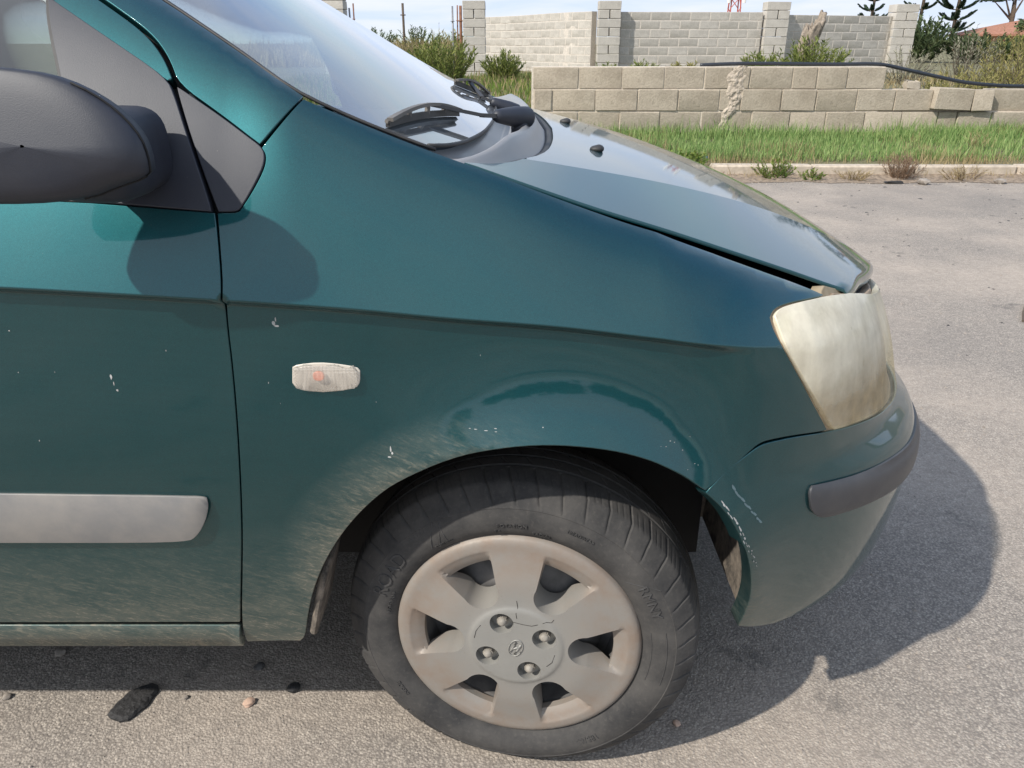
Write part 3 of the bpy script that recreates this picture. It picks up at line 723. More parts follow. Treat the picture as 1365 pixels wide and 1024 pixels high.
# wheel-arch liner from the lip inwards
arch_pts = [side_point(*p) for p in [(.364, .33), (.366, .3644), (.364, .4149), (.3479, .4883), (.3284, .5464), (.3114, .5858), (.2787, .6301)]]+[side_point(*p) for p in FENDER[31:45]]
def liner_mesh(dx_=0.0):
    A = [Vector(p) for p in arch_pts]; ctr = Vector((AX, 0, AZ)); P = []
    for k, (yo, sc) in enumerate(((.004, 1.0), (.012, 1.012), (.06, 1.03), (.20, 1.03), (.37, 1.03))):
        row = []
        for p in A:
            y = p.y+yo if k < 3 else .95+yo
            row.append((ctr.x+(p.x-ctr.x)*sc+dx_, max(y, p.y+.004*(k+1)), ctr.z+(p.z-ctr.z)*sc))
        P.append(row)
    n = len(A); V = [p for r in P for p in r]; Fc = []
    for i in range(len(P)-1):
        for j in range(n-1): Fc.append((i*n+j, i*n+j+1, (i+1)*n+j+1, (i+1)*n+j))
    Fc.append(tuple((len(P)-1)*n+j for j in range(n)))
    return mesh('arch_liner', V, Fc, True)
lm = liner_mesh(); lm.set_sharp_from_angle(angle=R(50))
ln = obj('arch_liner', lm, M['liner'], car); mirrored(ln)
# mud flap behind the front wheel
b_ = box_bm((.012, .12, .13), .004, 1, None, Matrix.Translation((-.312, 1.045, .385)) @ Matrix.Rotation(R(13), 4, 'Y'))
obj('arch_flap', bm_mesh('arch_flap', b_, True, 40), M['liner'], car)
# washer nozzles
for X, Yv in ((.168, 1.55), (.138, 2.05)):
    a = (YMID-Yv)/f_hw(X); p = hood_point(a, X)
    b_ = bmesh.new(); bmesh.ops.create_uvsphere(b_, u_segments=12, v_segments=8, radius=.011)
    bmesh.ops.scale(b_, vec=(1.0, 1.25, .75), verts=b_.verts[:])
    for v in b_.verts:
        if v.co.x < -.002: v.co.z *= .75; v.co.x -= .006
    bmesh.ops.translate(b_, vec=p+Vector((0, 0, .004)), verts=b_.verts[:])
    obj('washer_nozzle', bm_mesh('washer_nozzle', b_, True), M['black_rubber'], hood)
# ---------------------------------------------------------------- wipers
def ws_point(X, Yv):
    ye, ze = ws_edge(X); a = min(1, abs(Yv-YMID)/(YMID-ye)); zc = f_wc(X); return Vector((X, Yv, zc-(zc-ze)*a**2.3))
def bar(V, Fc, a, b, w, h, up=Vector((0, 0, 1)), w2=None, h2=None):
    a = Vector(a); b = Vector(b); d = (b-a).normalized(); x = d.cross(up).normalized(); y = x.cross(d); k = len(V)
    for p, ww, hh in ((a, w, h), (b, w2 or w, h2 or h)):
        for sx_, sy_ in ((-1, -1), (1, -1), (1, 1), (-1, 1)): V.append(tuple(p+x*(sx_*ww/2)+y*(sy_*hh/2)))
    for i in range(4): Fc.append((k+i, k+(i+1) % 4, k+4+(i+1) % 4, k+4+i))
    Fc.append((k+3, k+2, k+1, k)); Fc.append((k+4, k+5, k+6, k+7))
def wiper(piv, elbow, armend, b0, b1, lift):
    """pivot boss, arm and a bowed blade lying on the glass from b0 to b1"""
    V = []; Fc = []
    piv = Vector(piv); elbow = Vector(elbow); armend = Vector(armend); d_ = elbow-piv
    tube(V, Fc, [piv-d_*.10+Vector((0, 0, -.035)), piv-d_*.10+Vector((0, 0, -.004))], [.016, .016], 14)
    d = (elbow-piv)
    tube(V, Fc, [piv+d*t for t in (-.40, -.39, -.36, -.30, 0, .30, .55, .64, .66)], [.001, .012, .0175, .0195, .0185, .0150, .0115, .008, .001], 14)
    w = obj('wiper', mesh('wiper', V, Fc, True), M['trim'], car)
    V = []; Fc = []
    bar(V, Fc, piv+d*.55, elbow, .012, .007); bar(V, Fc, elbow-(elbow-piv)*.02, armend, .011, .005, w2=.008)
    obj('wiper_arm', mesh('wiper_arm', V, Fc), M['strip'], w)
    V = []; Fc = []; n = 16; T = []
    for i in range(n+1):
        t = i/n; X = b0[0]+(b1[0]-b0[0])*t; Yv = b0[1]+(b1[1]-b0[1])*t; p = ws_point(X, Yv); T.append(p)
    for i in range(n):
        t0, t1 = i/n, (i+1)/n
        l0 = .012+lift*math.sin(math.pi*t0); l1 = .012+lift*math.sin(math.pi*t1)
        bar(V, Fc, T[i]+Vector((.004, -.002, l0)), T[i+1]+Vector((.004, -.002, l1)), .009, .005)
        if i % 4 == 0:
            bar(V, Fc, T[i]+Vector((.002, -.001, l0)), T[i]+Vector((0, 0, .008)), .008, .005)
    obj('blade_bow', mesh('blade_bow', V, Fc), M['wiper_dusty'], w)
    V = []; Fc = []
    for i in range(n): bar(V, Fc, T[i]+Vector((0, 0, .007)), T[i+1]+Vector((0, 0, .007)), .006, .010)
    obj('blade_rubber', mesh('blade_rubber', V, Fc), M['black_rubber'], w)
    return w
wiper((.008, 1.47, 1.088), (-.052, 1.405, 1.096), (-.132, 1.29, 1.122), (-.170, 1.105), (-.095, 1.43), .010)
wiper((-.01, 2.02, 1.062), (-.075, 2.00, 1.090), (-.105, 2.05, 1.122), (-.135, 1.96), (-.066, 2.20), .014)
# ---------------------------------------------------------------- wing mirror
OUT = [(-.570, 1.150), (-.568, 1.176), (-.558, 1.188), (-.537, 1.191), (-.493, 1.188), (-.455, 1.183), (-.425, 1.172), (-.400, 1.156), (-.384, 1.140), (-.373, 1.123), (-.3695, 1.105), (-.3700, 1.090), (-.378, 1.083), (-.405, 1.0745), (-.433, 1.064), (-.473, 1.058), (-.528, 1.056), (-.555, 1.058), (-.566, 1.070), (-.570, 1.10)]
OUT = [(x_*1.06, 1.21+(z_-1.21)*1.06) for x_, z_ in smooth_poly(OUT, 1, 38)]
def mirror_mesh():
    cx_, cz_ = -.503, 1.112; P = []
    for Yv, sc, sh in ((.828, .02, .01), (.8282, .45, .01), (.8292, .66, .009), (.832, .80, .007), (.837, .89, .004), (.844, .955, .002), (.853, .99, .0), (.864, 1.0, 0), (.872, .99, 0), (.880, .96, 0), (.888, .88, 0), (.896, .78, 0), (.898, .5, 0), (.898, .02, 0)):
        row = []
        for x_, z_ in OUT+[OUT[0]]:
            zz_ = cz_+(z_-cz_)*sc; k_ = max(0, (.86-Yv)/.05)
            row.append((cx_+(x_-cx_)*sc-sh*.6, Yv+k_*(.50*max(0, zz_-1.105)+.22*max(0, 1.105-zz_)), zz_))
        P.append(row)
    return grid_mesh('wing_mirror', P, True)
wm = obj('wing_mirror', mirror_mesh(), M['trim'], car)
seam = [(-.503+(x_+.503)*1.003, .8565, 1.112+(z_-1.112)*1.003) for x_, z_ in OUT if x_ > -.47]
obj('housing_seam', tube_mesh('housing_seam', seam, .0012, 5), M['shadow_black'], wm)
P = []
for k, (Yv, sc, dx_) in enumerate(((.87, .85, -.005), (.885, 1.0, .0), (.90, 1.08, .004), (.92, 1.12, .006), (.935, 1.16, .006), (.955, 1.18, .006), (.975, 1.2, .0), (1.0, 1.25, 0))):
    row = []
    for j in range(33):
        t = 2*math.pi*j/32; c, s = math.cos(t), math.sin(t)
        row.append((-.478+dx_+.040*sc*math.copysign(abs(c)**.6, c), Yv, 1.090+.046*min(sc, 1.1)*math.copysign(abs(s)**.6, s)))
    P.append(row)
obj('mirror_foot', grid_mesh('mirror_foot', P, True), M['trim'], wm)
wmm = mirrored(wm); 
# ---------------------------------------------------------------- paint chips and scratches
rng = random.Random(3)
def chip(s, z, w, h, n=7, rot=0.0):
    pts_ = []
    for i in range(n):
        t = 2*math.pi*i/n; r = .55+.45*rng.random(); a, c = w*r*math.cos(t), h*r*math.sin(t)
        pts_.append((s+a*math.cos(rot)-c*math.sin(rot), z+a*math.sin(rot)+c*math.cos(rot)))
    V = [Vector(side_point(a, c))+Vector(side_normal(a, c))*.0006 for a, c in pts_]
    return V
def chips(name, lst, parent):
    V = []; Fc = []
    for c in lst:
        if c[0] < .285 and math.hypot(c[0]-AX, c[1]-AZ) < .392: continue
        p = chip(*c); k = len(V); V += p; Fc.append(tuple(range(k, k+len(p))))
    o = obj(name, mesh(name, V, Fc), M['chip'], parent); o['kind'] = 'stuff'; return o
L = [(-.315, .872, .003, .004), (-.312, .868, .004, .002), (-.312, .877, .0012, .005), (-.17, .690, .0015, .006), (-.172, .678, .003, .002), (-.168, .684, .002, .003)]
for i in range(9): L.append((rng.uniform(-.06, .10), .722+rng.uniform(-.003, .006), rng.uniform(.001, .004), .0007))
for i in range(14): L.append((rng.uniform(.12, .27), .715-rng.uniform(0, .05), rng.uniform(.0004, .0014), .0006))
for i in range(7): L.append((rng.uniform(-.35, .05), rng.uniform(.6, .86), rng.uniform(.0004, .0012), rng.uniform(.0006, .0022)))
chips('paint_chips', L, fender)
L = [(-.545, .795, .002, .005), (-.543, .786, .001, .004), (-.540, .776, .002, .002)]
for i in range(6): L.append((rng.uniform(-.85, -.42), rng.uniform(.58, .9), rng.uniform(.0004, .0014), rng.uniform(.0006, .0025)))
chips('paint_chips', L, door)
L = []
for i in range(26):
    t = i/25; L.append((.299+.056*t+rng.uniform(-.001, .003), .614-.125*t+rng.uniform(-.003, .003), rng.uniform(.003, .007)*(1-.4*t), rng.uniform(.0008, .0026)*(1-.6*t), 7, -1.15))
chips('paint_chips', L, bumper)
L = []
for i in range(10):
    t = i/9; L.append((.322+.034*t, .628-.062*t+rng.uniform(-.002, .002), rng.uniform(.005, .008), .0022, 7, -1.05))
sc_ = chips('scuff_mark', L, bumper); sc_.data.materials[0] = M['scuff']

# ---------------------------------------------------------------- front wheel
WR = .304
WC = .2975      # hub height: the tyre is a little soft
SIDE = [(.196, -.064), (.199, -.072), (.206, -.0800), (.214, -.0870), (.224, -.0920), (.238, -.0945), (.252, -.0930), (.2600, -.0908), (.2612, -.0914), (.2640, -.0900), (.272, -.0855), (.280, -.0790), (.2905, -.0715)]
f_sw = pchip([p[0] for p in SIDE], [p[1] for p in SIDE])
def tyre_mesh():
    prof = [(r, y, 0) for r, y in SIDE]
    prof = [(.192, -.055, 0)]+prof
    tread = []
    for y in [-.068, -.064, -.060, -.056, -.050, -.044, -.038, -.0335, -.0325, -.0315, -.0265, -.0255, -.0245, -.018, -.010, -.0035, -.003, .003, .0035, .010, .018, .0245, .0255, .0265, .0315, .0325, .0335, .044, .056, .068]:
        r = WR-.0115*(abs(y)/.0725)**2.6
        g = 1 if (.0255 < abs(y) < .0325 or abs(y) <= .003) else 0
        tread.append((r-.0065*g, y, 1))
    back = [(r, -y, 0) for r, y in SIDE[::-1] if r < .283]
    prof = prof+tread+back+[(.192, .055, 0)]
    NP, SUB = 46, 18; n = NP*SUB; V = []; Fc = []; m = len(prof)
    for k in range(n):
        for r, y, g in prof:
            dep = 0.0
            ay = abs(y); sh = 7*max(0, (ay-.033)/.05)**1.5 if ay > .033 else -260*(.033-ay)
            t = 2*math.pi*(k-sh*(1 if y < 0 else -1))/n; c, s = math.cos(t), math.sin(t)
            if r > .262 and ay > .033:
                ph = k % SUB
                fall = sstep(.262, .272, r) if not g else 1.0
                if ph < 1: dep = .0026*fall
                elif ph < 2: dep = .0012*fall
                elif (ph == 7 or ph == 12) and .04 < ay < .084 and g: dep = .0008
            elif g and .004 < ay < .0255:
                ph = k % SUB
                if ph < 1: dep = .003
            zz_ = (r-dep)*s; yy_ = y+(dep*.55 if not g else 0)*(1 if y < 0 else -1)
            if zz_ < -.20: u = (-.20-zz_)/(WR-.20); zz_ = -.20-u*(WC-.001-.20); yy_ *= 1+.05*math.sin(u*3.14)*(1-c*c)
            V.append(((r-dep)*c, yy_, zz_))
    for k in range(n):
        for i in range(m-1):
            a = k*m+i; b = ((k+1) % n)*m+i; Fc.append((a, a+1, b+1, b))
    me = mesh('tyre', V, Fc, True); me.set_sharp_from_angle(angle=R(35)); return me
HR = .208
f_dome = pchip([0, .03, .075, .081, .12, .155, .178, .194, .204, .208], [.0245, .0245, .0235, .0205, .0185, .0135, .0105, .0095, .0050, -.006])
AC = .116
def pocket_d(x, z):
    r = math.hypot(x, z); t = math.atan2(z, x); t6 = (t+R(30)) % R(60)-R(30); a, b_ = r*math.cos(t6), r*math.sin(t6)
    if a < AC: d = .0300-math.hypot(a-AC, b_)
    else: d = .0300+(a-AC)*.34-abs(b_)
    return min(d, .184-r), r
def hub_y(x, z):
    d, r = pocket_d(x, z); y = f_dome(min(r, HR))
    if d > 0: y -= (.036*(1-sstep(.122, .184, r))+.002)*sstep(0, .0045, d)
    return -y
def pocket_loop(k, ins, rout, rc=None):
    """outline of pocket k inset by ins, closed at radius rout"""
    pts = []; c0 = R(60*k); rad = .0300-ins; sl = .34
    # straight sides end where they meet rout
    def rot(a, b_): return (a*math.cos(c0)-b_*math.sin(c0), a*math.sin(c0)+b_*math.cos(c0))
    a = AC; top = []
    while True:
        b_ = rad+(a-AC)*sl
        if math.hypot(a, b_) >= rout: break
        top.append((a, b_)); a += .004
    te = math.atan2(top[-1][1]+.0008, top[-1][0])
    arc = [(rout*math.cos(te*(1-2*i/14)), rout*math.sin(te*(1-2*i/14))) for i in range(15)]
    bot = [(p[0], -p[1]) for p in top[::-1]]
    cap = [(AC+rad*math.cos(R(270-i*180/14)), rad*math.sin(R(270-i*180/14))) for i in range(1, 14)]
    return [rot(*p) for p in top+arc+bot+cap]
LUGS = [R(a) for a in (116, 26, -64, 206)]; LR, LW = .0525, .0200
def hub_mesh():
    outer = [(HR*math.cos(2*math.pi*i/180), HR*math.sin(2*math.pi*i/180)) for i in range(180)]
    holes = [pocket_loop(k, .0046, .160) for k in range(6)]
    wells = [[(LR*math.cos(a)+LW*math.cos(2*math.pi*i/28), LR*math.sin(a)+LW*math.sin(2*math.pi*i/28)) for i in range(28)] for a in LUGS]
    lines = []
    for k in range(6):
        for ins in (0.0, .0022):
            lp = pocket_loop(k, ins, .184-ins); lines.append(lp+[lp[0]])
    for rr_ in (.075, .0785, .081, .194, .204):
        lines.append([(rr_*math.cos(2*math.pi*i/120), rr_*math.sin(2*math.pi*i/120)) for i in range(121)])
    g = np.arange(-.2, .2001, .0048); gx, gz = np.meshgrid(g, g); gx = gx.ravel(); gz = gz.ravel()
    ok = np.hypot(gx, gz) < HR-.003
    for P in holes+wells: ok &= ~inside(gx, gz, P) & (dist_to(gx, gz, P) > .0018)
    for L in lines: ok &= dist_to(gx, gz, L[:-1]) > .0016
    v2, F_, loops = cdt([outer]+holes+wells, [(float(a), float(b_)) for a, b_ in zip(gx[ok], gz[ok])], lines)
    V = [(x, hub_y(x, z), z) for x, z in v2]
    F_ = list(F_)
    for li, lp in enumerate(loops[1:]):
        dep = .012 if li < 6 else .017
        n = len(lp); k = len(V)
        for i in lp: V.append((V[i][0], V[i][1]+dep, V[i][2]))
        for i in range(n): j = (i+1) % n; F_.append((lp[i], k+i, k+j, lp[j]))
        if li >= 6: F_.append(tuple(k+i for i in range(n)))
    me = mesh('hubcap', V, F_, True)
    bm = bmesh.new(); bm.from_mesh(me); bmesh.ops.recalc_face_normals(bm, faces=bm.faces[:]); bm.to_mesh(me); bm.free()
    me.polygons.foreach_set('use_smooth', [True]*len(me.polygons)); me.set_sharp_from_angle(angle=R(38)); return me
def text_on_wall(body, size, r_mid, ang, out=.0012):
    """embossed letters bent round the side wall, reading clockwise with their tops outwards"""
    cu = bpy.data.curves.new('txt', 'FONT'); cu.body = body; cu.size = size; cu.extrude = .0009; cu.align_x = 'CENTER'; cu.resolution_u = 3
    to = bpy.data.objects.new('txt', cu); col.objects.link(to); bpy.context.view_layer.update()
    me = bpy.data.meshes.new_from_object(to.evaluated_get(bpy.context.evaluated_depsgraph_get()))
    bpy.data.objects.remove(to); bpy.data.curves.remove(cu)
    bm = bmesh.new(); bm.from_mesh(me); bpy.data.meshes.remove(me)
    for v in bm.verts:
        r = r_mid+v.co.y-size*.35; t = ang-v.co.x/r_mid
        y = f_sw(min(r, .262))-.0002-(out if v.co.z > 0 else -.0006)
        v.co = Vector((r*math.cos(t), y, r*math.sin(t)))
    return bm
def build_wheel(X, Y, steer):
    w = obj('wheel', lathe('wheel', [(.0, -.030), (.06, -.034), (.09, -.046), (.115, -.040), (.145, -.020), (.158, -.025), (.165, -.055), (.187, -.064), (.191, -.072), (.187, -.06), (.176, -.02), (.17, .05), (.187, .066)], 72), M['steel_dark'], car)
    w.location = Vector((X, Y, WC))-car.location; w.rotation_euler = (0, 0, steer)
    def sub(name, me, mat):
        o = bpy.data.objects.new(name, me); col.objects.link(o); me.materials.append(M[mat]); o.parent = w; return o
    sub('tyre', tyre_mesh(), 'tyre')
    hy = -.0805
    hub = sub('hubcap', hub_mesh(), 'hubcap'); hub.location = (0, hy, 0)
    hub.rotation_euler = (0, R(0), 0)
    nut = bmesh.new()
    bmesh.ops.create_cone(nut, cap_ends=True, segments=6, radius1=.0105, radius2=.0098, depth=.013)
    bmesh.ops.bevel(nut, geom=nut.edges[:], offset=.0016, segments=2, affect='EDGES')
    bmesh.ops.create_uvsphere(nut, u_segments=12, v_segments=8, radius=.0078, matrix=Matrix.Translation((0, 0, .004)))
    bmesh.ops.rotate(nut, verts=nut.verts[:], cent=(0, 0, 0), matrix=Matrix.Rotation(R(90), 3, 'X'))
    nm_ = bm_mesh('lug_nut', nut, True, 35); nm_.materials.append(M['nut_dull'])
    for a in LUGS:
        o = bpy.data.objects.new('lug_nut', nm_); col.objects.link(o); o.parent = w; x, z = LR*math.cos(a), LR*math.sin(a)
        o.location = (x, hy+hub_y(x, z)+.010, z); o.rotation_euler = (0, a, 0)
    V = []; Fc = []; ring = []; yy = -.0245-.0008; tl = R(-18)
    def em(u, v): return (u*math.cos(tl)-v*math.sin(tl), yy, u*math.sin(tl)+v*math.cos(tl))
    ring = [em(.0112*math.cos(2*math.pi*i/36), .0175*math.sin(2*math.pi*i/36)) for i in range(37)]
    tube(V, Fc, ring, .0011, 6, False)
    for pl in ([(-.0062, -.0105), (-.0050, -.004), (-.0034, .004), (-.0026, .0125)], [(.0026, -.0125), (.0034, -.004), (.0050, .004), (.0062, .0105)], [(-.0046, -.003), (-.001, -.0012), (.001, .0012), (.0046, .003)]):
        tube(V, Fc, [em(*p) for p in pl], .0018, 6)
    e = sub('emblem', mesh('emblem', V, Fc, True), 'hubcap'); e.location = (0, hy, 0)
    V = []; Fc = []
    for pl in ([(.001, .093), (.003, .080), (.0005, .070), (.002, .061)], [(-.006, .0535), (.012, .050), (.026, .0485), (.036, .052)], [(.044, .0555), (.050, .058), (.058, .056), (.062, .062)], [(-.069, .012), (-.066, .027), (-.058, .040)], [(.065, -.008), (.061, -.024), (.052, -.034)]):
        pts = [Vector((x, hub_y(x, z)-.00005, z)) for x, z in pl]
        tube(V, Fc, pts, .00055, 5)
    e = sub('crack', mesh('crack', V, Fc, True), 'crack'); e.location = (0, hy, 0); e['kind'] = 'stuff'
    bm = text_on_wall('ROAD', .034, .243, R(151))
    t = bpy.data.meshes.new('t')
    for args in (('ROTATION', .0095, .232, R(92)), ('RMNY', .024, .240, R(27)), ('TUBELESS', .008, .220, R(122)), ('195/60 R14', .010, .220, R(165)), ('E4', .010, .220, R(98)), ('185/65 R 14', .016, .236, R(-62)), ('RADIAL', .009, .220, R(80)), ('INSIDE', .011, .238, R(212)), ('TREADWEAR', .008, .243, R(66))):
        b2 = text_on_wall(*args); b2.to_mesh(t); b2.free(); bm.from_mesh(t)
    # V-shaped moulded marks on the side wall
    def wallbar(t0, r0, t1, r1, wd):
        V = []; Fc = []
        pts = []
        for i in range(7):
            k = i/6; r = r0+(r1-r0)*k; a = R(t0+(t1-t0)*k); pts.append((r*math.cos(a), f_sw(r), r*math.sin(a)))
        tube(V, Fc, pts, wd, 6); m_ = mesh('t2', V, Fc); bm.from_mesh(m_)
    for s in ((128, .222, 121, .262, .0011), (120, .218, 119, .262, .0009), (124, .220, 118, .258, .0008), (40, .222, 30, .262, .0008), (12, .222, -14, .221, .0008), (12, .246, -14, .246, .0008)): wallbar(*s)
    for i in range(5): wallbar(132-i*1.5, .252, 131.4-i*1.5, .261, .0006)
    bm.to_mesh(t); bm.free(); t.name = 'side_lettering'
    sub('side_lettering', t, 'tyre_mark')['kind'] = 'stuff'
    br = lathe('brake_disc', [(.0, -.012), (.14, -.012), (.14, .012), (.0, .012)], 40); sub('brake_disc', br, 'steel_dark')
    return w
wheel = build_wheel(.0204, 1.088, R(-8))
def copy_tree(o, parent):
    c = o.copy(); col.objects.link(c); c.parent = parent
    for ch in list(o.children): copy_tree(ch, c)
    return c
for X, Y, f in ((.015, 2*YMID-1.078, 1), (-2.57, 1.078, 0), (-2.57, 2*YMID-1.078, 1)):
    c = copy_tree(wheel, car); c.location = Vector((X, Y, WC))-car.location; c.rotation_euler = (0, 0, (R(180)-R(9) if f and X > -1 else (R(180) if f else 0)))

# ---------------------------------------------------------------- ground
f_ter = pchip([-60, 7.55, 7.78, 7.95, 9.0, 9.9, 14, 21, 30, 60, 400], [-.06, -.06, .04, .10, .16, .21, .34, .46, .55, .75, 1.0])
rng = random.Random(11)
from mathutils import noise as mn
ys = [-60, -10, 7.4, 7.55, 7.7, 7.8, 7.9, 8.1, 8.4, 8.8, 9.2, 9.6, 10, 11, 12, 13, 14, 16, 18, 20, 22, 24, 28, 32, 40, 55, 80, 140, 400]
xs = [-300, -120, -60, -40, -28]+[-20+i*.8 for i in range(51)]+[28, 40, 60, 120, 300]
def lump(x, y): return .03*math.sin(x*1.3+y*.7)*math.sin(y*1.1-x*.4) if y > 8 else 0
def ter(x, y):
    z = f_ter(y)
    return z+lump(x, y)*min(1, max(0, (y-8)/2))
P = [[(x, y, ter(x, y)) for x in xs] for y in ys]
tag(obj('ground', grid_mesh('ground', P, True), M['soil']), 'rough soil and dry grass field behind the walls', kind='structure')
V = [(-60, -60, 0), (60, -60, 0), (60, 7.76, 0), (-60, 7.76, 0)]
tag(obj('road', mesh('road', V, [(0, 1, 2, 3)]), M['asphalt']), 'worn grey asphalt yard under the car', kind='structure')
# kerb of separate stones
kerb = empty('kerb', (2.0, 7.8, 0)); tag(kerb, 'pale stone kerb between asphalt and grass verge', kind='structure')
def rough_box(name, size, bevel, amp, seed):
    r = random.Random(seed); b_ = box_bm(size, bevel, 1)
    for v in b_.verts: v.co += Vector((r.uniform(-amp, amp), r.uniform(-amp, amp), r.uniform(-amp, amp)))
    return bm_mesh(name, b_, True, 30)
ks = [rough_box('kerb_stone', (.985, .14, .22), .014, .004, i) for i in range(3)]
for i in range(14):
    obj('kerb_stone', ks[i % 3], M['kerb_stone'], kerb, (2.45+i*1.0, 7.80+rng.uniform(-.008, .008), .005+rng.uniform(-.004, .004))).rotation_euler = (0, 0, R(rng.uniform(-.5, .5)))
# blown dirt and leaf litter against the kerb
P = []
for i in range(121):
    x = 1.2+i*.075; r_in = 7.42+.12*mn.noise(Vector((x*1.3, 0, 0)))+.07*mn.noise(Vector((x*4.5, 2, 0))); row = []
    for k in range(9):
        v = k/8; y = r_in+(7.745-r_in)*v; row.append((x, y, .004+.035*v*v+.012*v*mn.noise(Vector((x*7, y*7, 1)))))
    P.append(row)
tag(obj('kerb_dirt', grid_mesh('kerb_dirt', P, True), M['kerb_dirt']), 'brown strip of dirt and litter along the kerb', 'dirt', kind='stuff')
# ---------------------------------------------------------------- low block wall
low = empty('low_block_wall', (2.3, 9.8, .2)); tag(low, 'low wall of worn tan blocks with a broken right end, behind the grass verge', 'wall')
rows = [(.22, .00897, [712, 770, 826, 879, 935, 966, 1002, 1053, 1101, 1153, 1202, 1250, 1276, 1321, 1376]),
        (.47, .00893, [711, 736, 793, 849, 903, 958, 986, 1040, 1086, 1140, 1191, 1241]),
        (.715, .00888, [710, 771, 828, 884, 937, 974, 997, 1053, 1086, 1125, 1177])]
cache = {}
def block_mesh(w, h=.243, d=.20, key='b', seed=0):
    k = (key, round(w, 2), h, seed % 3)
    if k not in cache: cache[k] = rough_box('block', (round(w, 2)-.010, d, h-.006), .008, .004, hash(k[1]*100+seed % 3) % 999)
    return cache[k]
for ri, (z0, kx, J) in enumerate(rows):
    xs_ = [(p-682.5)*kx for p in J]
    if ri == 0:
        while xs_[-1] < 10: xs_.append(xs_[-1]+.5)
    for i, (a, b_) in enumerate(zip(xs_, xs_[1:])):
        if b_-a < .08: continue
        o = obj('block', block_mesh(b_-a, seed=i), M['block'], low, ((a+b_)/2, 9.8+rng.uniform(-.008, .008), z0+.1225))
        o.rotation_euler = (R(rng.uniform(-.4, .4)), R(rng.uniform(-.35, .35)), R(rng.uniform(-.6, .6)))
# second row goes on at the right behind the shifted blocks
x = 5.68; i = 0
while x < 10:
    obj('block', block_mesh(.5, seed=i), M['block'], low, (x+.25, 9.84, .592)); x += .5; i += 1
V = []; Fc = []
b_ = box_bm((4.13, .19, .735), 0, 1, None, Matrix.Translation((2.3, 9.81, .592))); obj('mortar', bm_mesh('mortar', b_), M['mortar'], low)
b_ = box_bm((6.0, .19, .47), 0, 1, None, Matrix.Translation((7.38, 9.845, .455))); obj('mortar', bm_mesh('mortar', b_), M['mortar'], low)
# rough mortar column
from mathutils import noise as mn
P = []
for i in range(60):
    z = .24+.73*i/59; cx_ = 2.62+(z-.6)*.20+.03*math.sin(z*13); hw = .085+.03*math.sin(z*9+1)+.02*math.sin(z*31); row = []
    for k in range(21):
        u = -1+k/10; x = cx_+u*hw; e = (1-abs(u)**3)
        row.append((x, 9.702-e*(.006+.016*(mn.noise(Vector((x*22, 3, z*22)))+.5)+.008*mn.noise(Vector((x*60, 7, z*60)))), z))
    P.append(row)
obj('mortar_patch', grid_mesh('mortar_patch', P, True), M['mortar_rough'], low)
# displaced loose blocks
def loose(x, z, w, rz, ry, label, y=9.74, h=.243):
    o = obj('loose_block', block_mesh(w, h, seed=2), M['block'], None, (x, y, z)); o.rotation_euler = (0, R(ry), R(rz))
    tag(o, label, 'block', 'loose blocks on the broken end of the low wall')
loose(5.21, .606, .46, 3, 2.2, 'larger tilted loose block on the broken end of the low wall')
loose(5.565, .592, .24, -4, -1.5, 'short loose half block right of the tilted one on the low wall')
o = obj('rubble_chunk', rough_box('rubble_chunk', (.16, .14, .11), .02, .025, 4), M['block'], None, (4.74, 9.80, .765)); tag(o, 'small pale chunk of rubble lying on the step of the low wall', 'rubble')
# black hose laid along the wall top
hp = [(2.23, 9.86, .972), (2.5, 9.84, .985), (2.85, 9.82, .992), (3.3, 9.8, .989), (3.8, 9.8, .984), (4.2, 9.8, .988), (4.40, 9.8, .975), (4.65, 9.79, .925), (5.0, 9.78, .855), (5.35, 9.78, .790), (5.7, 9.79, .757), (6.1, 9.8, .742), (7, 9.8, .738), (9, 9.8, .738)]
def catmull(pts, n=6):
    out = []; Pn = [Vector(p) for p in pts]
    for i in range(len(Pn)-1):
        a, b_, c, d = Pn[max(0, i-1)], Pn[i], Pn[i+1], Pn[min(len(Pn)-1, i+2)]
        for k in range(n):
            t = k/n; out.append(.5*((2*b_)+(c-a)*t+(2*a-5*b_+4*c-d)*t*t+(3*b_-a-3*c+d)*t**3))
    return out+[Pn[-1]]
tag(obj('hose', tube_mesh('hose', catmull(hp), .021, 10), M['hose']), 'thick black hose draped along the top of the low wall', 'hose')
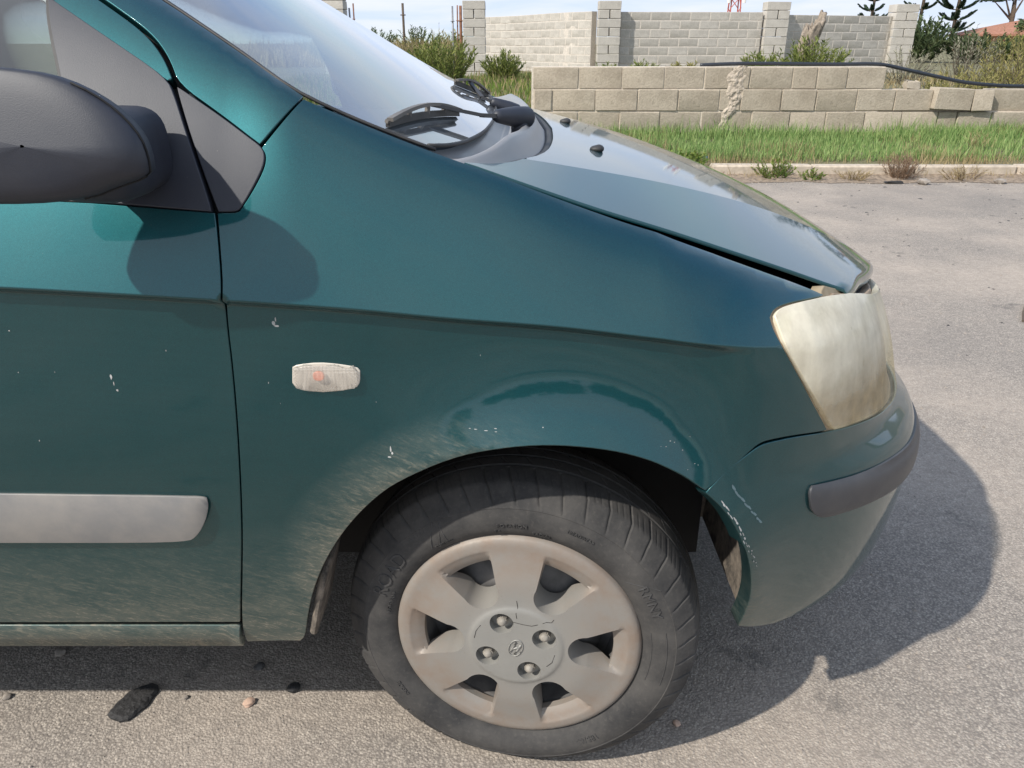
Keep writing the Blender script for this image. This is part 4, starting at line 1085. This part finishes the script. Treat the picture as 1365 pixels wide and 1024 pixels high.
# ---------------------------------------------------------------- far boundary wall of grey blocks
FB = {}
def far_block(w):
    k = round(w, 2)
    if k not in FB: FB[k] = [rough_box('block', (k-.024, .19, .180), .006, .003, int(k*100)+s) for s in range(2)]
    return FB[k][rng.randrange(2)]
def wall_run(parent, path, zb, ncourse, h=.2, bw=.5, ztop_drop=0):
    """blocks laid along a plan polyline, running bond; core of mortar behind"""
    L = [0]; 
    for a, b_ in zip(path, path[1:]): L.append(L[-1]+math.hypot(b_[0]-a[0], b_[1]-a[1]))
    def at(d):
        d = max(0, min(L[-1], d))
        for i in range(len(L)-1):
            if d <= L[i+1]+1e-9:
                t = (d-L[i])/(L[i+1]-L[i]); a, b_ = path[i], path[i+1]
                return (a[0]+(b_[0]-a[0])*t, a[1]+(b_[1]-a[1])*t)
    for c in range(ncourse):
        d = -(bw/2 if c % 2 else 0)
        while d < L[-1]-.04:
            d0, d1 = max(0, d), min(L[-1], d+bw); d += bw
            if d1-d0 < .06: continue
            a, b_ = at(d0), at(d1); an = math.atan2(b_[1]-a[1], b_[0]-a[0])
            o = obj('block', far_block(math.hypot(b_[0]-a[0], b_[1]-a[1])), M['block_far'], parent, ((a[0]+b_[0])/2, (a[1]+b_[1])/2, zb+h*(c+.5)))
            o.rotation_euler = (0, 0, an)
    V = []; Fc = []; n = 40
    for i in range(n+1):
        p = at(L[-1]*i/n); q = at(min(L[-1], L[-1]*i/n+.05)); p0 = at(max(0, L[-1]*i/n-.05))
        dx_, dy_ = q[0]-p0[0], q[1]-p0[1]; l = math.hypot(dx_, dy_); nx, ny = -dy_/l*.089, dx_/l*.089
        for s in (-1, 1):
            for z in (zb, zb+h*ncourse-.006): V.append((p[0]+s*nx, p[1]+s*ny, z))
    for i in range(n):
        a = i*4; b2 = a+4; Fc += [(a, b2, b2+1, a+1), (a+2, a+3, b2+3, b2+2), (a+1, b2+1, b2+3, a+3)]
    Fc += [(0, 1, 3, 2), (4*n, 4*n+2, 4*n+3, 4*n+1)]
    obj('mortar', mesh('mortar', V, Fc), M['mortar_far'], parent)
def pier(parent, x, y, w, zb, n, d=.5, h=.2):
    for c in range(n):
        if c % 2:
            for s in (-1, 1):
                obj('block', far_block2(w/2-.006, d), M['block_far'], parent, (x+s*w/4, y, zb+h*(c+.5)))
        else: obj('block', far_block2(w, d), M['block_far'], parent, (x, y, zb+h*(c+.5)))
F2 = {}
def far_block2(w, d):
    k = (round(w, 2), d)
    if k not in F2: F2[k] = rough_box('block', (k[0]-.012, d, .190), .008, .004, int(w*77))
    return F2[k]
bw_ = empty('boundary_wall', (4, 21, .4)); tag(bw_, 'tall grey block boundary wall with piers, curving in towards the gateway', 'wall')
zb = .36
curve = [(-1.1, 26.2), (-.28, 25.3), (.25, 24.5), (.65, 23.6), (1.05, 22.7), (1.5, 21.9), (2.05, 21.2)]
curve = [tuple(p)[:2] for p in catmull([(a, b_, 0) for a, b_ in curve], 4)]
wall_run(bw_, curve, zb-.02, 8)
pier(bw_, 2.40, 21.08, .56, zb, 9, .4)
wall_run(bw_, [(2.70, 21.25), (4.4, 21.35), (6.3, 21.5)], zb-.03, 8)
pier(bw_, 6.65, 21.5, .60, zb, 9, .4)
wall_run(bw_, [(7.0, 21.8), (8.5, 22.3), (10.2, 22.9)], zb-.08, 8)
pier(bw_, 10.5, 22.9, .62, zb, 9)
gp = empty('gate_pillar', (-.93, 21, .4)); tag(gp, 'square grey block gate pillar right of the gateway, beside rusty posts', 'pillar', 'gate pillars')
pier(gp, -.93, 21.0, .56, .36, 9)
gp2 = empty('gate_pillar', (-4.38, 21, .4)); tag(gp2, 'grey block gate pillar left of the gateway, rising behind the windscreen', 'pillar', 'gate pillars')
pier(gp2, -4.38, 21.0, .58, .36, 10)
def post(name, x, y, z0, z1, r, mat, label, cat, lean=0, group=None):
    V = []; Fc = []; tube(V, Fc, [(x, y, z0), (x+lean, y, z1)], r, 8)
    for z in (.35, .8): 
        zz_ = z0+(z1-z0)*z; tube(V, Fc, [(x+lean*z-r*2.2, y-.03, zz_), (x+lean*z+r*2.2, y-.03, zz_)], r*.5, 6)
    return tag(obj(name, mesh(name, V, Fc, True), M[mat]), label, cat, group)
post('gate_post', -1.27, 20.9, .36, 2.05, .035, 'rust', 'rusty brown gate post standing against the right gate pillar', 'post', .01, 'gate posts')
post('gate_post', -1.46, 20.9, .36, 2.04, .022, 'steel_grey', 'thin grey steel gate post left of the rusty one', 'post', 0, 'gate posts')
post('gate_post', -1.36, 20.95, .36, 2.06, .016, 'rust', 'thin rusty rod between the two right gate posts', 'post', .02, 'gate posts')
post('gate_post', -3.98, 20.9, .36, 2.0, .022, 'steel_grey', 'grey steel post beside the left gate pillar', 'post', 0, 'gate posts')
post('gate_post', -3.90, 20.92, .36, 2.1, .018, 'rust', 'dark thin post right beside the left gate pillar', 'post', .02, 'gate posts')
post('field_pole', -4.6, 36, .5, 2.75, .05, 'bark', 'lone thin pole standing in the dry field beyond the gateway', 'pole')
# ---------------------------------------------------------------- vegetation
def leaf(V, Fc, p, d, w, l, bend=.25, n=2):
    """a narrow blade: base p, direction d"""
    d = Vector(d).normalized(); sd = d.cross(Vector((rng.uniform(-1, 1), rng.uniform(-1, 1), rng.uniform(-.3, .3)))).normalized()
    k = len(V); p = Vector(p); dr = Vector((0, 0, -1))*bend
    for i in range(n+1):
        t = i/n; q = p+d*(l*t)+dr*(l*t*t); ww = w*(1-t)**.7 if i < n else 0
        if i < n: V.append(tuple(q-sd*ww/2)); V.append(tuple(q+sd*ww/2))
        else: V.append(tuple(q))
    for i in range(n-1): Fc.append((k+2*i, k+2*i+1, k+2*i+3, k+2*i+2))
    Fc.append((k+2*(n-1), k+2*(n-1)+1, k+2*n))
def rdir(up=.5):
    a = rng.random()*6.283; z = rng.uniform(up-.5, up+.5); r = math.sqrt(max(0.05, 1-min(1, z*z))); return Vector((r*math.cos(a), r*math.sin(a), z))
def grass(name, n, xr, yr, hr, wr, mat, label, dens=None, lean=.45):
    V = []; Fc = []
    while n > 0:
        x, y = rng.uniform(*xr), rng.uniform(*yr)
        if dens and rng.random() > dens(x, y): n -= .25; continue
        n -= 1; a = rng.random()*6.283; l = rng.uniform(*hr)*(.75+.5*mn.noise(Vector((x*1.7, y*1.7, 0)))+.25)
        leaf(V, Fc, (x, y, ter(x, y)-.01), (lean*math.cos(a)*rng.random(), lean*math.sin(a)*rng.random(), 1), rng.uniform(*wr), l, rng.uniform(.1, .45))
    return tag(obj(name, mesh(name, V, Fc), M[mat]), label, 'grass', kind='stuff')
def patch(x, y): return .35+.65*(.5+.5*math.sin(x*2.1+math.sin(y*3)*1.3)*math.sin(y*2.7+x*.8))
grass('verge_grass', 30000, (.2, 9.5), (8.05, 9.68), (.06, .20), (.006, .013), 'grass', 'green grass strip along the foot of the low wall', patch)
grass('verge_tufts', 5500, (.2, 9.5), (9.2, 9.68), (.14, .30), (.006, .012), 'grass', 'taller green grass close to the low wall', patch)
grass('dry_verge_grass', 6500, (1.4, 9.5), (7.5, 8.25), (.04, .16), (.004, .009), 'grass_dry', 'dry straw and dead grass along the kerb', lambda x, y: .5+.5*math.sin(x*3.1))
grass('dry_verge_patches', 7000, (.8, 9.5), (8.0, 9.6), (.06, .22), (.005, .010), 'grass_dry', 'dry yellow patches in the verge', lambda x, y: max(0, mn.noise(Vector((x*1.1, y*1.6, 4))))*1.6)
grass('kerb_litter', 3600, (1.4, 9), (7.3, 7.74), (.02, .075), (.006, .014), 'twig', 'brown dead leaves and stalks lying before the kerb', lambda x, y: .3+.7*(.5+.5*mn.noise(Vector((x*1.5, 9, 0)))), 1.6)
grass('field_grass', 16000, (-5, 3.5), (10, 20.5), (.08, .26), (.012, .03), 'weed', 'pale green grass between the walls', patch)
grass('field_straw', 9000, (-5, 10.5), (10, 20.5), (.08, .35), (.012, .028), 'grass_dry', 'dry straw between the walls', patch)
grass('dry_field', 12000, (-14, 1), (26, 60), (.4, .95), (.04, .09), 'grass_dry', 'tall brown dry grass in the field beyond the gateway')
def shrub(name, c, rx, rz, nstem, mat, label, cat='bush', group=None, lw=.012, ll=.07, perstem=40, stemr=.006, spread=.9, dry=0, stem_mat='bark'):
    """many upright leafy shoots from one base"""
    c = Vector(c); root = empty(name, c); tag(root, label, cat, group)
    V = []; Fc = []; SV = []; SF = []
    for i in range(nstem):
        a = rng.random()*6.283; rr_ = math.sqrt(rng.random())*spread; hgt = rz*(1-.45*rr_*rr_)*rng.uniform(.72, 1.08)
        base = c+Vector((math.cos(a)*rr_*rx*.35, math.sin(a)*rr_*rx*.35, -.03)); tip = c+Vector((math.cos(a)*rr_*rx, math.sin(a)*rr_*rx, hgt))
        mid = (base+tip)/2+Vector((rng.uniform(-.05, .05)*rx, rng.uniform(-.05, .05)*rx, hgt*.06))
        pts = [base, mid, tip]; tube(SV, SF, pts, [stemr, stemr*.7, stemr*.3], 4, False)
        for k in range(perstem):
            t = .15+.85*(k+rng.random())/perstem
            p = base*(1-t)**2+mid*2*t*(1-t)+tip*t*t
            d = (tip-base).normalized()*.9+rdir(.2)*.75
            leaf(V, Fc, p, d, lw*rng.uniform(.6, 1.2), ll*rng.uniform(.6, 1.25)*(1.15-.4*t), .2, 2)
    obj('leaves', mesh('leaves', V, Fc), M[mat], root); obj('stems', mesh('stems', SV, SF, True), M[stem_mat], root)
    return root
def zt(x, y): return ter(x, y)
shrub('green_bush', (-1.45, 17.2, zt(-1.45, 17.2)), .88, .95, 90, 'bush', 'large green bush left of the right gate pillar', group='bushes by the gateway', lw=.028, ll=.15, perstem=34)
shrub('green_bush', (-.2, 18.6, zt(-.2, 18.6)), .58, .62, 70, 'bush', 'smaller rounded green bush below the curved wall', group='bushes by the gateway', lw=.026, ll=.13, perstem=30)
shrub('dry_shrub', (-2.0, 22.5, .47), 1.1, 1.15, 55, 'bush_yellow', 'sparse yellowish shrub in the gateway behind the large green bush', lw=.02, ll=.12, perstem=16)
shrub('dry_shrub', (-3.2, 26, .5), .9, 1.0, 40, 'bush_yellow', 'thin straw coloured shrub in the middle of the gateway', lw=.02, ll=.12, perstem=14)
shrub('far_bush', (-7.6, 46, .65), 1.6, 1.35, 40, 'dark_leaf', 'dark far bush on the field horizon left of the gateway', lw=.06, ll=.25, perstem=26)
shrub('far_bush', (-5.6, 50, .68), 1.8, 1.5, 40, 'dark_leaf', 'dark far bush on the field horizon near the lone pole', lw=.06, ll=.25, perstem=26)
shrub('far_bush', (-3.4, 48, .66), 1.5, 1.2, 40, 'bush_yellow', 'pale far bush on the field horizon near the gate posts', lw=.06, ll=.25, perstem=22)
shrub('green_bush', (6.55, 18.2, zt(6.5, 18.2)), .95, .90, 80, 'bush', 'green bush growing round the dead stump above the low wall', lw=.03, ll=.15, perstem=32)
shrub('green_bush', (5.5, 18.0, zt(5.5, 18)), .6, .72, 50, 'bush', 'green bush left of the dead stump above the hose', lw=.03, ll=.15, perstem=26)
shrub('wall_weed', (3.1, 19.8, zt(3.1, 19.8)), .5, .42, 34, 'bush', 'low green weed clump at the wall foot right of the near pier', lw=.03, ll=.14, perstem=14)
shrub('wall_weed', (2.2, 19.6, zt(2.2, 19.6)), .45, .40, 28, 'bush', 'low green weed clump at the foot of the near pier', lw=.03, ll=.14, perstem=14)
shrub('wall_weed', (4.2, 19.9, zt(4.2, 19.9)), .6, .36, 34, 'bush_yellow', 'low yellowish weed clump at the middle of the straight wall', lw=.03, ll=.14, perstem=14)
shrub('grey_shrub', (8.3, 17.5, zt(8.3, 17.5)), .8, .75, 42, 'bush_grey', 'dry grey shrub in front of the wall left of its last pier', lw=.02, ll=.12, perstem=15)
shrub('grey_shrub', (9.4, 17.2, zt(9.4, 17.2)), .75, 1.1, 50, 'bush_grey', 'tall pale grey dry shrub in front of the last pier', lw=.02, ll=.12, perstem=15)
shrub('grey_shrub', (5.2, 10.6, .25), .55, .55, 46, 'bush_grey', 'pale grey-green shrub behind the broken step of the low wall', lw=.012, ll=.08, perstem=18)
yb = [((10.3, 17.0), .9, 1.2), ((11.4, 17.6), 1.1, 1.35), ((8.0, 12.6), .8, .9), ((8.9, 12.9), .9, 1.05), ((7.2, 12.2), .7, .75), ((6.3, 11.6), .65, .6), ((9.9, 13.4), 1.0, 1.1)]
yl = ['yellow-green shrub right of the last wall pier', 'tall yellow-green shrub at the right edge of the photo', 'dry yellowish shrub behind the hose, near the right edge', 'yellowish shrub behind the hose at the right edge', 'low dry yellowish shrub behind the sagging hose', 'low yellowish weeds behind the two loose blocks', 'large yellowish shrub outside the right edge']
for (p, rx, rz), lb in zip(yb, yl): shrub('yellow_shrub', (*p, zt(*p)), rx, rz, 60, 'bush_yellow', lb, lw=.02, ll=.11, perstem=22, group='yellowish shrubs behind the low wall')
hd = [(16.6, 30, 1.6, 1.05), (18.6, 31, 1.7, .95), (21, 32, 2.0, 1.0), (14.8, 30.5, 1.3, 1.55)]
hl = ['dark green hedge bush below the umbrella pine', 'dark green hedge bush below the red roof', 'dark green hedge bush at the right edge below the roof', 'dark green hedge bush right of the last wall pier']
for (x, y, rx, rz), lb in zip(hd, hl): shrub('hedge_bush', (x, y, .55), rx, rz, 60, 'dark_leaf' if x < 17 else 'bush', lb, lw=.07, ll=.25, perstem=40, group='hedge bushes before the house')
# weeds by the kerb
shrub('kerb_weed', (2.55, 7.68, 0), .24, .20, 34, 'weed', 'green weed with reddish stems growing over the kerb', lw=.014, ll=.05, perstem=16, stemr=.004, stem_mat='twig')
shrub('kerb_weed', (2.9, 7.62, 0), .18, .10, 22, 'weed', 'low green weed in front of the kerb', lw=.014, ll=.05, perstem=10, stemr=.004, stem_mat='twig')
shrub('dry_weed', (3.78, 7.66, 0), .26, .26, 60, 'twig', 'dark brown dry weed standing before the kerb', lw=.006, ll=.06, perstem=16, stemr=.003, stem_mat='twig')
shrub('dry_weed', (4.35, 7.62, 0), .30, .14, 36, 'grass_dry', 'pale dead weed spread low before the kerb', lw=.006, ll=.07, perstem=10, stemr=.003, stem_mat='twig')
shrub('dry_weed', (5.2, 7.60, 0), .35, .12, 36, 'grass_dry', 'pale dead weed before the kerb near the right edge', lw=.006, ll=.07, perstem=10, stemr=.003, stem_mat='twig')
shrub('dry_weed', (3.3, 7.60, 0), .22, .10, 24, 'grass_dry', 'small pale dead weed between the green and brown weeds', lw=.006, ll=.07, perstem=10, stemr=.003, stem_mat='twig')
shrub('flower_weed', (1.72, 7.9, .06), .30, .18, 40, 'weed', 'leafy weed with yellow flowers beyond the hood', lw=.03, ll=.06, perstem=10, stemr=.003)
shrub('flower_weed', (1.35, 8.0, .09), .26, .16, 30, 'weed', 'low leafy weed left of the flowering one', lw=.03, ll=.06, perstem=10, stemr=.003)
shrub('straw_tuft', (5.0, 8.6, zt(5, 8.6)), .12, .26, 18, 'grass_dry', 'pale straw tuft standing in the green verge', lw=.006, ll=.12, perstem=4, stemr=.002, stem_mat='grass_dry')
# dead stump: hollow, ragged and flaring to the right at the top
def stump():
    root = empty('dead_stump', (6.35, 18.6, .4)); tag(root, 'grey broken dead tree stump rising above the bush', 'stump')
    P = []
    for ring in range(2):
        rows_ = range(27) if ring == 0 else range(26, 8, -1)
        for i in rows_:
            t = i/26; r = .24*(1-.25*t+.75*max(0, t-.5)**1.5); cx_ = 6.50+.02*t+.20*max(0, t-.45)**1.3; row = []
            for k in range(49):
                a = 2*math.pi*(k % 48)/48; gx, gy = math.cos(a), math.sin(a)
                g = .16*mn.noise(Vector((gx*3.2, gy*3.2, t*1.2)))+.14*mn.noise(Vector((gx*8, gy*8, t*1.6)))+.06*mn.noise(Vector((gx*17, gy*17, t*9)))
                top = 1.22+.30*mn.noise(Vector((gx*1.8, gy*1.8, 5.1)))+.16*mn.noise(Vector((gx*6, gy*6, 2.3)))+.20*gx
                q = r*(1+g)*(1 if ring == 0 else .72); row.append((cx_+q*gx, 18.6+q*.8*gy, .35+top*t))
            P.append(row)
    obj('trunk', grid_mesh('trunk', P, True), M['wood_dead'], root)
stump()
# ---------------------------------------------------------------- trees, house and masts in the distance
def norfolk(x, y, h, label, w=.17, z1=.5):
    root = empty('araucaria_tree', (x, y, .7)); tag(root, label, 'tree', 'pines on the skyline')
    V = []; Fc = []; tube(V, Fc, [(x, y, .7), (x+.05, y, .7+h*.5), (x, y, .7+h)], [.15, .09, .02], 8); obj('trunk', mesh('trunk', V, Fc, True), M['bark'], root)
    V = []; Fc = []; z = .7+z1; SV = []; SF = []
    while z < .7+h*.97:
        f = 1-(z-.7)/h; L = (h*w*(f**.6)+.15)*rng.uniform(.85, 1.1); nb = rng.choice((5, 6, 7)); off_ = rng.random()
        for k in range(nb):
            a = 2*math.pi*(k+off_+rng.uniform(-.15, .15))/nb; LL = L*rng.uniform(.75, 1.1); d = Vector((math.cos(a), math.sin(a), rng.uniform(0, .12))); pts = []
            for i in range(6):
                t = i/5; pts.append(Vector((x, y, z))+d*(LL*t)+Vector((0, 0, LL*(.52*t*t-.16*t))))
            tube(SV, SF, pts, [.03, .025, .02, .016, .012, .008], 4, False)
            for i in range(int(260*LL)+40):
                t = rng.uniform(.30, 1.03); i0 = min(4, int(t*5)); u = t*5-i0; p = pts[i0]*(1-u)+pts[min(5, i0+1)]*u
                sd = Vector((-d.y, d.x, 0))*rng.choice((-1, 1))
                leaf(V, Fc, p, d*.8+sd*rng.uniform(.2, .9)+Vector((0, 0, rng.uniform(.1, .7))), .085, LL*.20*(1.2-t*.7)+.12, -.05, 2)
        z += .62*(.7+.5*f)
    obj('branches', mesh('branches', SV, SF, True), M['bark'], root)['kind'] = 'stuff'; obj('crown', mesh('crown', V, Fc), M['pine'], root)
norfolk(25.3, 60, 7.0, 'small dark araucaria pine showing behind the wall, left of the other pines', .14)
norfolk(27.8, 58, 8.6, 'dark araucaria pine directly behind the last wall pier', .13, 2.6)
norfolk(30.2, 58, 8.4, 'tallest dark araucaria pine, right of the last wall pier', .15)
def crown_tree(name, x, y, z0, h, crowns, label, mat='pine', group=None, n=900, ls=.35):
    root = empty(name, (x, y, z0)); tag(root, label, 'tree', group)
    V = []; Fc = []; tube(V, Fc, [(x, y, z0), (x+.1, y, z0+h*.5), (x, y, z0+h*.8)], [.2, .14, .06], 8)
    for (cx_, cy_, cz_, rx, rz) in crowns: tube(V, Fc, [(x, y, z0+h*.45), (x+cx_*.6, y+cy_*.6, z0+cz_*.85), (x+cx_, y+cy_, z0+cz_)], [.08, .05, .02], 5, False)
    obj('trunk', mesh('trunk', V, Fc, True), M['bark'], root)
    V = []; Fc = []
    for (cx_, cy_, cz_, rx, rz) in crowns:
        for i in range(n//len(crowns)):
            d = rdir(0).normalized(); r = rng.random()**.4
            leaf(V, Fc, (x+cx_+d.x*rx*r, y+cy_+d.y*rx*r, z0+cz_+d.z*rz*r), rdir(.3), ls*.45, ls*rng.uniform(.6, 1.2), .1, 2)
    obj('crown', mesh('crown', V, Fc), M[mat], root)
crown_tree('umbrella_pine', 34.0, 58, .7, 4.4, [(0, 0, 4.2, .9, .28), (-.9, .2, 3.75, .9, .25), (.7, -.3, 3.8, .6, .22), (-1.5, 0, 3.2, .8, .2), (.1, .4, 3.3, .5, .2)], 'flat topped pine leaning left above the hedge', group='pines on the skyline', n=1300, ls=.26)
crown_tree('far_tree', 39.2, 62, .7, 3.2, [(0, 0, 2.9, .8, .35), (.6, 0, 2.6, .6, .3), (-.6, 0, 2.5, .6, .3)], 'small dark tree behind the red roof', 'dark_leaf', None, 700, .24)
crown_tree('far_tree', 33.5, 52, .7, 2.6, [(0, 0, 1.7, 1.3, .7), (1.4, 0, 1.8, 1.1, .6), (-1.3, 0, 1.5, 1.2, .7), (2.6, 0, 1.6, 1.0, .5)], 'green trees left of the red roof', 'dark_leaf', None, 1600, .3)
house = empty('house', (36, 52, .6)); tag(house, 'orange rendered house with a red tiled roof on the right skyline', 'house')
hx0, hx1, hy0, hy1, hz = 31.5, 46, 51, 60, 1.55
obj('wall', bm_mesh('wall', box_bm((hx1-hx0, hy1-hy0, hz), 0, 1, None, Matrix.Translation(((hx0+hx1)/2, (hy0+hy1)/2, hz/2+.3)))), M['render_orange'], house)
zz0 = hz+.3; ov = .5; rm_ = (hy0+hy1)/2
V = [(hx0-ov, hy0-ov, zz0-.1), (hx1+ov, hy0-ov, zz0-.1), (hx1+ov, hy1+ov, zz0-.1), (hx0-ov, hy1+ov, zz0-.1), (hx0+3, rm_, zz0+1.0), (hx1-3, rm_, zz0+1.0), (hx0-ov, hy0-ov, zz0-.22), (hx1+ov, hy0-ov, zz0-.22), (hx1+ov, hy1+ov, zz0-.22), (hx0-ov, hy1+ov, zz0-.22)]
rf = obj('roof', mesh('roof', V, [(0, 1, 5, 4), (1, 2, 5), (2, 3, 4, 5), (3, 0, 4), (6, 7, 1, 0), (7, 8, 2, 1), (8, 9, 3, 2), (9, 6, 0, 3), (9, 8, 7, 6)]), M['roof_tile'], house)
obj('eaves_board', bm_mesh('eaves_board', box_bm((hx1-hx0+1.1, .10, .22), 0, 1, None, Matrix.Translation(((hx0+hx1)/2, hy0-ov-.06, zz0-.2)))), M['render_orange'], house)
obj('chimney', bm_mesh('chimney', box_bm((.55, .55, .8), .03, 1, None, Matrix.Translation((36.2, 54.0, zz0+.85)))), M['roof_tile'], rf)
V = []; Fc = []
def mast(x, y, z0, z1, w, label):
    V = []; Fc = []
    for sx_, sy_ in ((-1, -1), (1, -1), (1, 1), (-1, 1)): tube(V, Fc, [(x+sx_*w, y+sy_*w, z0), (x+sx_*w*.7, y+sy_*w*.7, z1)], w*.12, 5)
    k = 0; z = z0
    while z < z1-.5:
        for (a, b_) in (((-1, -1), (1, -1)), ((1, -1), (1, 1)), ((1, 1), (-1, 1)), ((-1, 1), (-1, -1))): tube(V, Fc, [(x+a[0]*w*.9, y+a[1]*w*.9, z), (x+b_[0]*w*.85, y+b_[1]*w*.85, z+w*2)], w*.07, 4)
        z += w*2
    root = obj('lattice_mast', mesh('lattice_mast', V, Fc), M['paint_red'])
    V = []; Fc = []
    for zz_ in (z1-1.2, z1-.2, z1-2.6): 
        for sx_ in (-1, 1): tube(V, Fc, [(x+sx_*w*1.3, y-w, zz_), (x+sx_*w*1.3, y-w, zz_+1.0)], w*.3, 7)
    obj('antenna_panels', mesh('antenna_panels', V, Fc), M['paint_white'], root)['kind'] = 'stuff'; tag(root, label, 'mast')
mast(28.6, 110, .8, 8.5, .75, 'red and white lattice mast on the skyline above the straight wall')
V = []; Fc = []; tube(V, Fc, [(25.4, 110, .8), (25.4, 110, 4.4)], .16, 7); tube(V, Fc, [(25.2, 110, 4.2), (26.3, 109.8, 4.5)], [.35, .12], 8)
tag(obj('lamp_mast', mesh('lamp_mast', V, Fc), M['steel_grey']), 'short pole with a lamp head on the skyline left of the mast', 'pole')
V = []; Fc = []; tube(V, Fc, [(37.6, 60, 1.5), (37.6, 60, 5.8)], .04, 6); tube(V, Fc, [(37.2, 60, 5.2), (38.0, 60, 5.2)], .03, 5); tube(V, Fc, [(37.3, 60, 4.8), (37.9, 60, 4.8)], .03, 5)
tag(obj('aerial', mesh('aerial', V, Fc), M['steel_grey']), 'thin television aerial above the red roof', 'aerial')
# trees behind the viewer, seen only as reflections in the paint
V = []; Fc = []
for i in range(16):
    cx_ = -26+i*3.4+rng.uniform(-1, 1); cy_ = -19+rng.uniform(-3, 2); rr_ = rng.uniform(1.3, 2.2); hh_ = rng.uniform(2.0, 3.4)
    for k in range(420):
        d = rdir(0).normalized(); q = rng.random()**.35; leaf(V, Fc, (cx_+d.x*rr_*q, cy_+d.y*rr_*q, hh_*.62+d.z*hh_*.5*q), rdir(.2), .35, .6, .1, 1)
tag(obj('distant_trees', mesh('distant_trees', V, Fc), M['dark_leaf']), 'dark tree line across the yard, mirrored in the wheel arch flare', 'trees', kind='stuff')
# ---------------------------------------------------------------- loose bits on the asphalt
def pebble(x, y, r, mat, label, seed, sq=.65, group='pebbles on the asphalt'):
    r_ = random.Random(seed); b_ = bmesh.new(); bmesh.ops.create_icosphere(b_, subdivisions=2, radius=r)
    for v in b_.verts: v.co *= 1+r_.uniform(-.16, .16); 
    for v in b_.verts: v.co.z *= sq; v.co.x *= 1.15
    o = obj('pebble', bm_mesh('pebble', b_, True, 35), M[mat], None, (x, y, r*sq*.75)); o.rotation_euler = (0, 0, r_.random()*6); tag(o, label, 'pebble', group)
pebble(-.527, 1.148, .0105, 'pebble_pink', 'pinkish pebble on sunlit asphalt below the fender', 1)
pebble(-.977, 1.285, .0115, 'pebble', 'grey pebble in the shadow under the sill, left', 2)
pebble(-.535, 1.245, .010, 'pebble_dark', 'dark pebble in the shadow left of the wheel', 3)
pebble(-.445, 1.185, .012, 'tar', 'black lump at the edge of the car shadow left of the wheel', 4)
pebble(-.66, 1.163, .006, 'pebble', 'small pale pebble between black scrap and pinkish pebble', 5)
pebble(-1.02, 1.165, .008, 'pebble', 'flat grey pebble at the lower left shadow edge', 6)
pebble(.32, 1.098, .0075, 'pebble_pink', 'small red stone in the shadow right of the tyre', 7)
pebble(3.85, 7.35, .05, 'pebble', 'pale stone lying in front of the brown dry weed', 8)
pebble(4.6, 7.4, .045, 'pebble', 'pale stone lying before the kerb at right', 9)
# black scrap
sc = [(-.782, 1.105), (-.755, 1.100), (-.735, 1.120), (-.722, 1.160), (-.722, 1.192), (-.745, 1.198), (-.772, 1.185), (-.790, 1.150), (-.796, 1.120)]
sc = densify(smooth_poly(sc, 1, 80), .008)
V = []; Fc = []
r_ = random.Random(5)
sc = [(a+r_.uniform(-.002, .002), b_+r_.uniform(-.002, .002)) for a, b_ in sc]
n = len(sc); cxs = sum(p[0] for p in sc)/n; cys = sum(p[1] for p in sc)/n
for k, (q, z) in enumerate(((1, .001), (1, .005), (.85, .009), (.5, .011))):
    for p in sc: V.append((cxs+(p[0]-cxs)*q, cys+(p[1]-cys)*q, z+r_.uniform(-.001, .001)))
for k in range(3):
    for i in range(n): j = (i+1) % n; Fc.append((k*n+i, k*n+j, (k+1)*n+j, (k+1)*n+i))
Fc.append(tuple(3*n+i for i in range(n)))
tag(obj('tar_scrap', mesh('tar_scrap', V, Fc), M['tar']), 'flat black tar scrap half in the car shadow at lower left', 'scrap')
tag(obj('litter', rough_box('litter', (.05, .03, .02), .006, .006, 3), M['litter_blue'], None, (1.98, 8.15, .14)), 'tiny blue litter at the left end of the kerb', 'litter')
tag(obj('litter', rough_box('litter', (.16, .07, .02), .006, .008, 5), M['black_rubber'], None, (3.6, 7.4, .012)), 'black flat debris before the kerb by the dry weed', 'litter')
V = []; Fc = []; tube(V, Fc, [(2.42, 3.45, .008), (2.50, 3.58, .012), (2.60, 3.72, .008)], .006, 5)
tag(obj('twig', mesh('twig', V, Fc), M['bark']), 'thin dark twig on the asphalt at the right edge', 'twig')
# fine gravel
V = []; Fc = []
def grit(x, y, r):
    k = len(V); a0 = rng.random()*6
    for i in range(4):
        a = a0+i*1.57+rng.uniform(-.4, .4); q = r*rng.uniform(.7, 1.2); V.append((x+q*math.cos(a), y+q*math.sin(a), 0))
    V.append((x+rng.uniform(-.3, .3)*r, y+rng.uniform(-.3, .3)*r, r*rng.uniform(.5, .9)))
    for i in range(4): Fc.append((k+i, k+(i+1) % 4, k+4))
for i in range(5200): grit(rng.uniform(-1.5, 2.2), rng.uniform(.75, 2.6), rng.uniform(.0012, .0038)*(1 if rng.random() < .96 else 1.9))
for i in range(1500): grit(rng.uniform(.6, 6.5), rng.uniform(2.2, 7.6), rng.uniform(.003, .008))
for i in range(1300): grit(rng.uniform(1.3, 8), 7.72-abs(rng.gauss(0, .2)), rng.uniform(.005, .014))
tag(obj('gravel', mesh('gravel', V, Fc), M['pebble']), 'fine loose grit strewn over the asphalt', 'gravel', kind='stuff')
V = []; Fc = []
for i in range(240): grit(rng.uniform(.7, 6.5), rng.uniform(1.3, 7.3), rng.uniform(.004, .016)*(1 if rng.random() < .9 else 1.8))
for k in range(4, len(V), 5): V[k] = (V[k][0], V[k][1], .004)
tag(obj('tar_flakes', mesh('tar_flakes', V, Fc), M['tar']), 'small dark flakes scattered over the asphalt', 'debris', kind='stuff')
